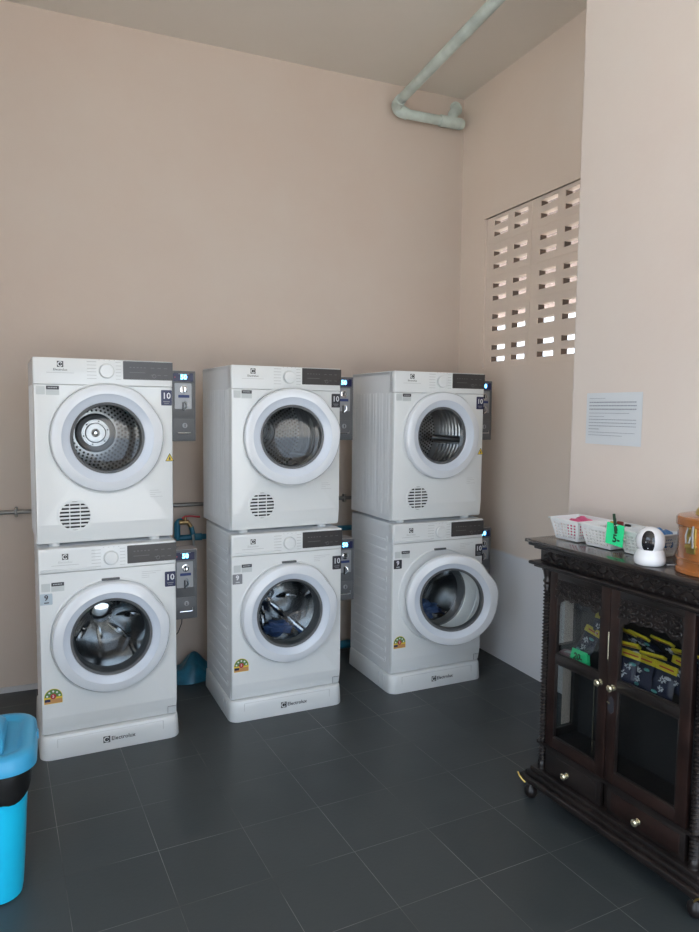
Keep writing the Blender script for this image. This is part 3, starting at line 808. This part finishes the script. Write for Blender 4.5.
# carcass
b = MB()
b.box(F0+.004, L_-F0-.004, DP-.018, DP-.006, .10, .965, WOODI)
b.box(F0+.004, L_-F0-.004, F0+.006, DP-.006, .236, .250, WOOD); b.box(F0+.004, L_-F0-.004, F0+.006, DP-.006, .95, .964, WOODI)
b.build('back_board', cab)
b = MB(); b.box(.10, .738, F0+.030, DP-.018, .604, .618, WOODI); b.build('shelf', cab)
for x0, x1, nm in ((F0+.006, F0+.024, 'a'), (L_-F0-.024, L_-F0-.006, 'b')):
    b = MB()
    b.box(x0, x1, F0+.030, F0+.060, .10, .965, WOOD); b.box(x0, x1, DP-.045, DP-.006, .10, .965, WOOD)
    b.box(x0, x1, F0+.06, DP-.045, .10, .285, WOOD); b.box(x0, x1, F0+.06, DP-.045, .60, .634, WOOD); b.box(x0, x1, F0+.06, DP-.045, .93, .965, WOOD)
    sf = b.build('side_frame', cab)
    b = MB(); xm = (x0+x1)/2; b.box(xm-.0015, xm+.0015, F0+.058, DP-.043, .28, .935, CGLASS); b.build('side_glass', sf)
# front posts behind columns
for x0, x1 in ((F0+.004, .098), (.740, L_-F0-.004)):
    b = MB(); b.box(x0, x1, F0+.026, F0+.05, .10, .965, WOODR if False else WOOD, bev=.002); b.build('front_post', cab)
b = MB(); b.box(.388, .418, F0+.026, F0+.05, .10, .250, WOOD, bev=.002); b.build('drawer_divider', cab)
# twisted columns
for cxx in (.071, L_-.071):
    b = MB(); n = 28; rws = []; cy = F0+.018
    zs = [(.102, .020), (.112, .022), (.122, .014), (.132, .019), (.142, .014), (.150, .017), (.158, .0135)]
    zt = [(.880, .0135), (.888, .017), (.897, .013), (.908, .019), (.92, .014), (.935, .017), (.95, .020), (.963, .021)]
    def ring(z, rr, tw=0., am=0.): return [(cxx+(rr+am*cos(2*(2*pi*k/n)-tw))*cos(2*pi*k/n), cy+(rr+am*cos(2*(2*pi*k/n)-tw))*sin(2*pi*k/n), z) for k in range(n)]
    for z, q in zs: rws.append(ring(z, q))
    m_ = 330
    for k in range(m_+1):
        z = .165+.708*k/m_; rws.append(ring(z, .0135, z*2*pi/.0135, .0034))
    for z, q in zt: rws.append(ring(z, q))
    b.grid(rws, WOOD, closed=True, caps=True); b.build('twisted_column', cab, smooth=50)
# doors
def cab_door(x0, x1, knobx, lock):
    z0, z1, yf = .252, .962, F0+.004
    st = .040; g0, g1 = x0+st, x1-st
    b = MB(); y0, y1 = yf, yf+.020
    b.box(x0, g0, y0, y1, z0, z1, WOODR, bev=.0025); b.box(g1, x1, y0, y1, z0, z1, WOODR, bev=.0025)
    b.box(g0-.001, g1+.001, y0+.001, y1, z1-.030, z1, WOOD, bev=.002); b.box(g0-.001, g1+.001, y0+.001, y1, .600, .634, WOOD, bev=.002); b.box(g0-.001, g1+.001, y0+.001, y1, z0, z0+.042, WOODR, bev=.002)
    d = b.build('door', cab)
    b = MB()
    for a0, a1 in ((z0+.042, .600), (.634, z1-.030)):
        for q in ((g0, g0+.006, a0, a1), (g1-.006, g1, a0, a1), (g0, g1, a0, a0+.006), (g0, g1, a1-.006, a1)):
            b.box(q[0], q[1], y0+.002, y0+.014, q[2], q[3], WOOD, bev=.0015)
    b.build('glass_beading', d)
    for a0, a1 in ((z0+.042, .600), (.634, z1-.030)):
        b = MB(); b.box(g0-.002, g1+.002, y0+.013, y0+.0155, a0-.002, a1+.002, CGLASS); b.build('glass_pane', d)
    # carved valance with scalloped lower edge
    b = MB(); out = [(g0, z1-.032), (g1, z1-.032)]
    n = 96
    for k in range(n+1):
        u = 1-k/n; x = g0+(g1-g0)*u
        z = .868-.008*cos(2*pi*u)-.018*abs(sin(pi*u*4+.5))**1.5-(.0 if .06 < u < .94 else .016)
        out.append((x, z))
    b.prism(out, y0+.003, y0+.010, WOOD)
    random.seed(3)
    for k in range(9):
        u = (k+.5)/9; x = g0+(g1-g0)*u; sg = 1 if k % 2 else -1
        for zz, q in ((.872, 1.), (.900, .9), (.920, .6)):
            pts = [(x+sg*q*(.013-.0011*a)*cos(.62*a), y0-.001, zz+q*(.013-.0011*a)*sin(.62*a)) for a in range(11)]
            b.tube(pts, .0034*q, WOOD, 6)
            b.ball((x+sg*.014, y0+.001, zz-.008), .009*q, WOOD, (1.2, .5, .6), 8)
    b.build('carved_valance', d)
    b = MB(); b.lathe([(.0005, -.026), (.008, -.026), (.0125, -.022), (.0135, -.017), (.011, -.011), (.006, -.008), (.0055, -.003), (.011, -.001), (.011, .0005)], BRASSP, 24, (knobx, y0, .604), 'y'); b.build('knob', d)
    if lock:
        b = MB(); b.prism([(x0+.006, .520), (x0+.020, .505), (x0+.034, .520), (x0+.030, .560), (x0+.020, .572), (x0+.010, .560)], y0-.002, y0+.001, BLKST)
        b.tube([(x0+.004, y0-.004, .545), (x0+.018, y0-.006, .545)], .003, BRASSP, 6); b.build('lock_plate', d)
    return d
dl = cab_door(.099, .401, .372, False)
dr_ = cab_door(.404, .739, .430, True)
b = MB(); b.tube([(.4025, F0+.002, .70), (.4025, F0+.002, .80)], .0022, BRASSP, 6); b.build('piano_hinge', cab)
for x0, x1 in ((.100, .386), (.420, .738)):
    b = MB(); b.box(x0, x1, F0+.008, F0+.026, .138, .236, WOOD, bev=.002)
    b.box(x0+.018, x1-.018, F0+.004, F0+.010, .152, .222, WOODR if x0 > .4 else WOOD, bev=.003); d = b.build('drawer', cab)
    xm = (x0+x1)/2
    b = MB(); b.lathe([(.0005, -.026), (.008, -.026), (.0125, -.022), (.0135, -.017), (.010, -.011), (.006, -.008), (.006, -.003), (.011, -.001), (.011, .0005)], BRASSP, 24, (xm-.02, F0+.004, .178), 'y'); b.build('knob', d)
b = MB()
b.box(.004, L_-.004, .006, DP-.002, .074, .100, WOOD, bev=.006, seg=3); b.box(.020, L_-.020, .022, DP-.002, .100, .118, WOOD, bev=.005); b.box(.034, L_-.034, .036, DP-.002, .118, .136, WOOD, bev=.004)
bs = b.build('base_moulding', cab)
b = MB()
for q in (-1, 1):
    x = .004 if q < 0 else L_-.004
    b.tube([(x+q*.004, .002, .098), (x-q*.008, .000, .088), (x-q*.018, .008, .074), (x-q*.026, .016, .064)], .0035, GOLD, 6)
b.build('gilt_corner', bs)
for x in (.040, L_-.040):
    for y in (.040, DP-.035):
        b = MB(); b.lathe([(.0005, 0), (.012, .001), (.022, .010), (.027, .024), (.025, .040), (.016, .052), (.013, .058), (.019, .064), (.019, .076)], WOOD, 24, (x, y, 0)); b.build('bun_foot', cab)
b = MB(); b.box(.247, .2505, .15, .1535, .250, .585, BRASSP); b.build('inner_pale_strip', cab)  # thin pale upright strip added inside the lower compartment

# price card on the cabinet shelf
def local_thing(name, s, n, z, rot, label, cat, group=None):
    p = cab_pt(s, n, z); return empty(name, p, TH-pi/2+rot, label, cat, group)
r = local_thing('price_tag', .240, .066, .636, 0, 'bright green folded price card reading 20 inside the glass cabinet', 'price tag')
b = MB(); w = .040
b.grid([[(-w, -.004, -.018), (w, -.004, -.018)], [(-w*.98, .013, .038), (w*.96, .013, .038)], [(-w, .026, -.018), (w, .026, -.018)]], TAG); b.grid([[(-w, .026, -.018), (w, .026, -.018)], [(-w, -.004, -.018), (w, -.004, -.018)]], TAG)
b.prism([(-.001, 0)]*0 or [(w, -.018), (w+.010, -.014), (w+.003, .034)], .004, .018, TAG)
b.build('folded_card', r)
b = MB(); b.text('20-', 0, -.0022, .013, .034, INK, mtx=Matrix.Rotation(-.31, 4, 'X'), bold=.0012); b.build('handwritten_price', r)
r.location.z = .6372

# sachets
def sachet(s, n, z, rot, tilt, lean, label, body, kind):
    p = cab_pt(s, n+.035, z)
    r = empty('snack_sachet', p, 0, label, 'sachet', 'sachets piled in the glass cabinet')
    r.rotation_euler = (lean, tilt, TH-pi/2+rot)
    w, h = .044, .094
    n += 0
    b = MB(); F = []; B = []
    for j in range(9):
        rf, rb = [], []
        for k in range(9):
            u, v = k/8*2-1, j/8
            bulge = .013*(1-u**2)**.6*sin(pi*min(1, v*1.02))**.6 if 0 < v < 1 else 0
            wob = .0015*sin(7*u+5*v+s*50)
            rf.append((u*w, -bulge-.001+wob, -h+h*v)); rb.append((u*w, bulge+.001+wob, -h+h*v))
        F.append(rf); B.append(rb)
    b.grid(F, body); b.grid(B, body, flip=True); b.build('pouch', r, smooth=60)
    b = MB(); random.seed(int(s*1000)+int(z*100))
    for q in range(2):
        x0 = random.uniform(-.012, .010); zz = -.030-.030*q
        for g in range(8):
            a = 2*pi*g/8+random.uniform(-.3, .3); r0 = random.uniform(.002, .005); r1 = random.uniform(.010, .019)
            p0 = (x0+r0*cos(a), -.0150-.001*q, zz+r0*sin(a)); p1 = (x0+r1*cos(a+.3), -.0140-.001*q, zz+.8*r1*sin(a+.3)); p2 = (x0+(r0+r1)*.5*cos(a+.5), -.0150, zz+.4*(r0+r1)*sin(a+.5))
            b.tube([p0, p2, p1], .0018, PKW, 5, rf=[.001, .0026, .0012])
    b.ball((.020, -.010, -.020), .012, PKW if kind else PKT, (1.2, .35, .5), 10)
    b.ball((-.020, -.010, -.078), .010, PKT, (1.3, .35, .6), 10)
    b.build('pouch_print', r)
    b = MB(); b.box(-w-.001, w+.001, -.0045, .0045, -.003, .023, PKY if kind != 2 else PKP, bev=.002)
    b.build('header_strip', r)
    b = MB(); b.box(-w*.55, w*.75, -.0052, -.0044, .007, .012, RED if kind != 2 else PKW); b.build('header_print', r)
SA = [(.478, .140, .790, 'upper sachet with yellow header, beside the centre post of the cabinet'), (.576, .140, .800, 'topmost sachet with yellow header at the middle of the pile'),
      (.556, .120, .748, 'sachet with yellow header second row down in the right hand cabinet door'), (.449, .120, .752, 'sachet with yellow header leaning near the brass lock'),
      (.655, .150, .781, 'sachet with yellow header high beside the near twisted column'), (.640, .122, .744, 'sachet with yellow header low beside the near twisted column'),
      (.519, .100, .706, 'sachet lying low in front of the pile, yellow header tilted'), (.600, .098, .700, 'front sachet with white swirls near the bottom corner of the glass'),
      (.452, .096, .700, 'front sachet with white swirls next to the brass knob'), (.417, .150, .785, 'sachet with yellow header half hidden by the centre post')]
for k, (s, n, z, lb) in enumerate(SA):
    up = k in (0, 1, 2, 3, 4, 9)
    sachet(s, n-(.055 if up else .03), z+.004 if up else max(z, .716), random.uniform(-.25, .25), random.uniform(-.12, .14), (.85+.2*random.random()) if up else -.18-.1*random.random(), lb, PKN, k % 2)
sachet(.258, .150, .785, .1, .05, -.3, 'sachet with yellow header in the far cabinet door, upper one', PKN, 1)
sachet(.225, .120, .726, -.15, .08, -.45, 'sachet with yellow header behind the green price card', PKN, 0)
sachet(.240, .175, .812, .2, -.05, -.2, 'pink topped sachet at the back of the far cabinet door', PKN, 2)
b = MB(); pts = rrect(-.05, .05, -.03, .03, .012, 3)
r = local_thing('flat_sachet', .150, .13, .6185, .3, 'pale pink flat sachet lying on the cabinet shelf beside the green card', 'sachet')
b.prismz(pts, 0, .010, mat('sachet_pale_pink', (.42, .22, .30), .4), bev=.003); b.build('pouch', r)
b = MB(); b.box(-.03, .03, -.012, .012, .0098, .0108, PKW); b.build('pouch_print', r)

# ------------------------------------------------------------------ baskets on the cabinet
def basket(s0, s1, n0, n1, label):
    zt = 1.075; h = .083
    r = empty('plastic_basket', cab_pt(s0, n0, zt), TH-pi/2, label, 'basket', 'white perforated baskets on the cabinet')
    w, d = s1-s0, n1-n0; e = .018     # rim wider than base
    b = MB(); bm = b.bm
    def wall(A, B_, C, D_, nu, nv):   # corners bottom A,B top C(over B),D(over A)
        A, B_, C, D_ = map(Vector, (A, B_, C, D_))
        def P(u, v): return (A*(1-u)+B_*u)*(1-v)+(D_*(1-u)+C*u)*v
        um = .06; vm0, vm1 = .10, .17
        us = [0]; vs = [0]
        for k in range(nu):
            a = um+(1-2*um)*k/nu; st = (1-2*um)/nu; us += [a+st*.18, a+st*.82]
        us.append(1)
        for k in range(nv):
            a = vm0+(1-vm0-vm1)*k/nv; st = (1-vm0-vm1)/nv; vs += [a+st*.18, a+st*.82]
        vs.append(1)
        V = [[bm.verts.new(P(u, v)) for u in us] for v in vs]
        for j in range(len(vs)-1):
            for i in range(len(us)-1):
                if i % 2 == 1 and j % 2 == 1: continue
                bm.faces.new((V[j][i], V[j][i+1], V[j+1][i+1], V[j+1][i]))
    nw, nd = 7, 11
    wall((0, 0, .002), (w, 0, .002), (w+e, -e, h), (-e, -e, h), nw, 5)
    wall((w, d, .002), (0, d, .002), (-e, d+e, h), (w+e, d+e, h), nw, 5)
    wall((0, d, .002), (0, 0, .002), (-e, -e, h), (-e, d+e, h), nd, 5)
    wall((w, 0, .002), (w, d, .002), (w+e, d+e, h), (w+e, -e, h), nd, 5)
    bm.faces.new([bm.verts.new(p) for p in ((0, 0, .002), (0, d, .002), (w, d, .002), (w, 0, .002))])
    b.mi(BASK); bmesh.ops.remove_doubles(bm, verts=bm.verts[:], dist=.0003)
    o = b.build('basket_body', r, smooth=0); md = o.modifiers.new('thickness', 'SOLIDIFY'); md.thickness = .0018; md.offset = 0
    b = MB(); f = e+.006
    out = [(-f, -f), (w+f, -f), (w+f, d+f), (-f, d+f)]
    for q in ((-f, w+f, -f, -e+.001), (-f, w+f, d+e-.001, d+f), (-f, -e+.001, -f, d+f), (w+e-.001, w+f, -f, d+f)): b.box(q[0], q[1], q[2], q[3], h-.004, h+.002, BASK, bev=.0015)
    b.build('rim', r)
    return r
BK = [(.050, .165, .120, .240, 'white perforated basket farthest along the cabinet top, pink item inside'), (.215, .331, .118, .240, 'middle white perforated basket on the cabinet top'), (.382, .500, .134, .240, 'white perforated basket behind the small round camera')]
for q in BK: basket(*q)
def lump(name, s, n, z, sz, m, label, cat, sc=(1, 1, .5), seed=1):
    b = MB(); bm_ = bmesh.new(); bmesh.ops.create_icosphere(bm_, subdivisions=3, radius=1); random.seed(seed); ph = [random.uniform(0, 6) for _ in range(4)]
    for v in bm_.verts:
        p = v.co.copy(); k = 1+.2*sin(4*p.x+ph[0])+.14*sin(7*p.y+ph[1])+.1*sin(9*p.z+ph[2]+3*p.x)
        v.co = Vector((p.x*k*sz*sc[0], p.y*k*sz*sc[1], p.z*k*sz*sc[2]))
    b.fin(bm_.faces, m); b.merge(bm_); return b.build(name, None, loc=cab_pt(s, n, z), rz=TH-pi/2, smooth=60, label=label, cat=cat)
lump('laundry_sachet', .11, .19, 1.125, .048, PKP, 'pink packet lying in the farthest white basket', 'sachet', (1, 1.1, .75), 4)
lump('blue_sachet', .475, .205, 1.136, .036, mat('bright_blue_pack', (.03, .17, .45), .3), 'bright blue packet poking out of the basket behind the camera', 'sachet', (.9, .9, 1.1), 6)
# small packets showing over the middle baskets
PM = [mat('dark_red_pack', (.20, .03, .03), .4), mat('yellow_pack', (.65, .45, .05), .4), mat('black_pack', (.02, .02, .02), .4), mat('tan_pack', (.55, .35, .2), .4)]
for k, (s, n, mi, lb) in enumerate(((.285, .215, 0, 'small dark red packet in the middle basket beside the green tag'), (.262, .205, 1, 'small yellow packet in the middle basket beside the peg'),
                                    (.318, .218, 2, 'small black packet in the middle basket'), (.240, .215, 3, 'small tan packet in the middle basket'))):
    r = local_thing('small_packet', s, n, 1.080, .4*sin(k*3), lb, 'packet', 'small packets in the middle basket')
    b = MB(); b.box(-.014, .014, -.004, .004, 0, .090-.003*k, PM[mi], bev=.003); b.build('wrapper', r)
    b = MB(); b.box(-.008, .008, -.0048, -.0036, .066, .075, PKW); b.build('wrapper_print', r)
# hanging price tag and peg
r = local_thing('price_tag', .376, .088, 1.116, 0, 'bright green price card reading 5 pegged to the rim of the middle basket', 'price tag')
b = MB(); M = Matrix.Rotation(radians(4), 4, 'Y')
b.box(-.042, .036, -.0008, .0004, -.012, .066, TAG, mtx=M); b.build('card', r)
b = MB(); b.text('5-', .006, -.0016, .012, .040, INK, mtx=M, bold=.001); b.build('handwritten_price', r)
r = local_thing('clothes_peg', .384, .082, 1.154, 0, 'dark green clothes peg holding the green price card', 'peg')
b = MB(); M = Matrix.Rotation(radians(-10), 4, 'Y'); b.box(-.004, .006, -.004, .002, -.006, .066, PEG, bev=.002, mtx=M); b.build('peg_jaw', r)
b = MB(); M = Matrix.Rotation(radians(-17), 4, 'Y'); b.box(-.002, .006, .004, .010, .004, .050, PEG, bev=.002, mtx=M); b.build('peg_jaw', r)
b = MB(); b.tube([(-.004, -.004, .022), (.006, .001, .026), (.008, .008, .024)], .0018, FLEX, 6); b.build('spring', r)

# ------------------------------------------------------------------ pan-tilt camera
cp = cab_pt(.555, .055, 1.0745)
r = empty('security_camera', cp, 0, 'small white round security camera with black oval face on the cabinet edge', 'camera')
S = .93
b = MB(); b.lathe([(.0005, 0), (.040, 0), (.049*S, .003), (.053*S, .010), (.054*S, .022), (.052*S, .032), (.049*S, .040), (.046*S, .047), (.043*S, .053), (.0005, .053)], CAMW, 48); b.build('camera_base', r)
b = MB(); b.ball((0, 0, .080), .050*S, CAMW, (1, 1, 1.02), 40); hd = b.build('camera_head', r)
# oval black face wraps the sphere, looking into the room
b = MB(); dirv = Vector((-.82, -.56, .06)).normalized(); rt = Vector((dirv.y*-1, dirv.x, 0)).normalized()*-1; upv = rt.cross(dirv).normalized()
if upv.z < 0: upv = -upv
def onball(u, v, R): # direction offset on sphere
    d = (dirv*math.sqrt(max(0, 1-u*u-v*v))+rt*u+upv*v); return Vector((0, 0, .080))+Vector((d.x*R, d.y*R, d.z*R*1.02))
n = 40
oval = []
for k in range(n):
    a = 2*pi*k/n; hw, hh = .44, .76
    oval.append((math.copysign(abs(cos(a))**.8, cos(a))*hw, math.copysign(abs(sin(a))**.9, sin(a))*hh))
R1 = .050*S*1.012
rws = [[onball(u*.97*t, v*.97*t, R1) for u, v in oval] for t in (.02, .3, .6, .85, 1)]+[[onball(u, v, R1*.985) for u, v in oval]]
b.grid(rws, CAMK, closed=True); b.recalc = True; b.build('camera_face', hd)
b = MB(); p = onball(.0, .0, R1*1.0); b.ball(p, .007, CAMK, seg=14); p2 = onball(.10, -.02, R1*1.06); b.ball(p2, .0025, WTXT, seg=8); p3 = onball(0, -.45, R1); b.ball(p3, .0018, WTXT, seg=8); b.build('lens', hd)
b = MB(); q0 = CR.inverted() @ Vector(cp)
cpts = [cab_pt(.600, .085, 1.079)-cp, cab_pt(.612, .13, 1.0775)-cp, cab_pt(.622, .20, 1.0775)-cp, cab_pt(.650, .262, 1.0775)-cp]
b.tube(cpts, .0022, CAMW, 6); b.build('power_cable', r)

# ------------------------------------------------------------------ wooden drum box
pc = cab_pt(.728, .142, 1.0745)
r = empty('wooden_canister', pc, 0, 'round orange varnished wooden canister with brass latch at the near end of the cabinet top', 'canister')
R = .110
b = MB(); b.lathe([(.0005, 0), (R, 0), (R+.004, .003), (R+.004, .014), (R, .018), (R, .045), (R, .152), (.0005, .152)], ORW, 64); b.build('canister_body', r)
for z in (.012, .045):
    b = MB(); b.lathe([(R, z-.003), (R+.003, z-.002), (R+.003, z+.002), (R, z+.003)], COPB, 64); b.build('copper_band', r)
b = MB(); b.lathe([(R+.003, .150), (R+.006, .153), (R+.006, .174), (R+.001, .180), (R-.02, .185), (.0005, .188)], ORW, 64); lid = b.build('canister_lid', r)
b = MB(); b.lathe([(.062, .184), (.058, .200), (.044, .216), (.02, .226), (.0005, .227)], GOLD, 40); b.build('brass_dome', lid)
a = radians(215)
M = Matrix.Rotation(radians(-88), 4, 'Z')
b = MB(); b.box(-.016, .016, -R-.004, -R+.006, .070, .172, GOLD, bev=.002, mtx=M); b.box(-.020, .020, -R-.006, -R+.004, .085, .097, GOLD, bev=.002, mtx=M); lp = b.build('latch_plate', r)
b = MB()
pts = [M @ Vector(q) for q in ((-.010, -R-.005, .150), (-.012, -R-.012, .125), (-.006, -R-.016, .103), (.002, -R-.014, .105), (.004, -R-.010, .125))]
b.tube(pts, .003, CONDUIT, 8); b.tube([M @ Vector(q) for q in ((.009, -R-.006, .158), (.010, -R-.010, .135), (.010, -R-.006, .090))], .0035, CONDUIT, 8); b.build('hasp', lp)

# ------------------------------------------------------------------ blue bin
r = empty('waste_bin', (-.068, 2.29, 0), 0, 'bright blue plastic waste bin with black liner at the near end of the machines', 'bin')
def rr3(x0, x1, y0, y1, rad, z, n=7):
    return [(x, y, z) for x, y in rrect(x0, x1, y0, y1, rad, n)]
BW, BD = .34, .385
b = MB()
b.grid([rr3(-BW+.070, -.070, .070, BD-.07, .05, 0), rr3(-BW+.060, -.054, .056, BD-.055, .065, .006), rr3(-BW+.055, -.050, .052, BD-.05, .07, .03), rr3(-BW+.028, -.026, .028, BD-.026, .075, .452)], BIN, closed=True, caps=True)
b.build('bin_body', r, smooth=50)
b = MB()
def lring(z, e, jag=0.):
    P = rr3(-BW+.022-e, -.022+e, .022-e, BD-.022+e, .075, z)
    return [(x, y, zz+jag*(.6*sin(31*x+13*y)+.4*sin(23*y+5*x))) for x, y, zz in P]
b.grid([lring(.452, 0), lring(.43, .004), lring(.40, .002, .006), lring(.372, .003, .016), lring(.350, -.001, .022), lring(.352, -.005, .022)], BAG, closed=True); b.build('bin_liner', r, smooth=60)
b = MB()
b.grid([rr3(-BW+.012, -.012, .012, BD-.012, .08, .452), rr3(-BW, 0, 0, BD, .09, .445), rr3(-BW, 0, 0, BD, .09, .452), rr3(-BW+.004, -.004, .004, BD-.004, .088, .488), rr3(-BW+.012, -.012, .012, BD-.012, .082, .4965),
        rr3(-BW+.030, -.030, .030, BD-.030, .066, .500), rr3(-BW+.045, -.045, .045, BD-.045, .055, .4985), rr3(-BW+.052, -.052, .052, BD-.052, .05, .490), rr3(-BW+.062, -.062, .062, BD-.062, .045, .4885)], BINL, closed=True, caps=True)
lid = b.build('bin_lid', r, smooth=50)
b = MB(); rws = []
for x in (-.095, -.100, -.113, -.17, -.227, -.24, -.245):
    hh = {-.095: .006, -.100: .045, -.113: .058, -.17: .064, -.227: .058, -.24: .045, -.245: .006}[x]
    rws.append([(x, .075+.235*k/12, .489+hh*sin(pi*k/12)**.35) for k in range(13)])
b.grid(rws, BINL, flip=True); b.recalc = True; b.build('swing_flap', lid, smooth=50)
b = MB(); b.box(-.004, .003, .22, .25, .455, .480, BINL, bev=.002); b.build('lid_clip', lid)

# ------------------------------------------------------------------ camera, light
cd = bpy.data.cameras.new('camera'); co = bpy.data.objects.new('camera', cd); COL.objects.link(co)
z, yaw, pit, rol, f = 1.5776, .4037, .0797, .0103, 696.4
fw = Vector((sin(yaw)*cos(pit), cos(yaw)*cos(pit), -sin(pit))); rt = Vector((cos(yaw), -sin(yaw), 0)); up = rt.cross(fw)
r2 = rt*cos(rol)+up*sin(rol); u2 = -rt*sin(rol)+up*cos(rol)
M = Matrix((r2, u2, -fw)).transposed().to_4x4(); M.translation = (0, 0, z); co.matrix_world = M
cd.sensor_fit = 'VERTICAL'; cd.sensor_height = 36; cd.lens = f*36/932; cd.clip_start = .02
SC.camera = co

w = bpy.data.worlds.new('sky'); SC.world = w; w.use_nodes = True; N = w.node_tree.nodes; Lk = w.node_tree.links
bg = N['Background']; bg.inputs['Strength'].default_value = 1.05
sky = N.new('ShaderNodeTexSky'); sky.sky_type = 'HOSEK_WILKIE'; sky.turbidity = 7; sky.ground_albedo = .4
sky.sun_direction = Vector((-.3, .55, .75)).normalized()
mx = N.new('ShaderNodeMix'); mx.data_type = 'RGBA'; mx.inputs['Factor'].default_value = .75
mx.inputs['B'].default_value = (.86, 1.0, 1.18, 1)
Lk.new(sky.outputs[0], mx.inputs['A']); Lk.new(mx.outputs['Result'], bg.inputs['Color'])
def portal(name, loc, rot, sx, sy):
    l = bpy.data.lights.new(name, 'AREA'); l.shape = 'RECTANGLE'; l.size = sx; l.size_y = sy; l.cycles.is_portal = True
    o = bpy.data.objects.new(name, l); COL.objects.link(o); o.location = loc; o.rotation_euler = rot
portal('side_opening_portal', (XL-.02, (YF+1.1)/2, ZC/2), (0, -pi/2, 0), ZC, 1.1-YF)
portal('shopfront_portal', ((-.25+XP)/2, YF-.02, 1.675), (pi/2, 0, 0), XP+.25, 3.35)
sl = bpy.data.lights.new('sun', 'SUN'); so = bpy.data.objects.new('sun', sl); COL.objects.link(so)
sl.energy = 5.5; sl.angle = radians(2); sl.color = (1, .96, .9)
so.rotation_euler = Vector((-.12, -.42, -.90)).to_track_quat('-Z', 'Y').to_euler()
SC.view_settings.view_transform = 'Standard'; SC.view_settings.look = 'None'; SC.view_settings.gamma = 1
SC.view_settings.exposure = 1.82; SC.view_settings.use_curve_mapping = False
SC.cycles.max_bounces = 10; SC.cycles.diffuse_bounces = 6; SC.cycles.transparent_max_bounces = 16; SC.cycles.glossy_bounces = 5
SC.cycles.sample_clamp_indirect = 6
SC.cycles.use_denoising = True
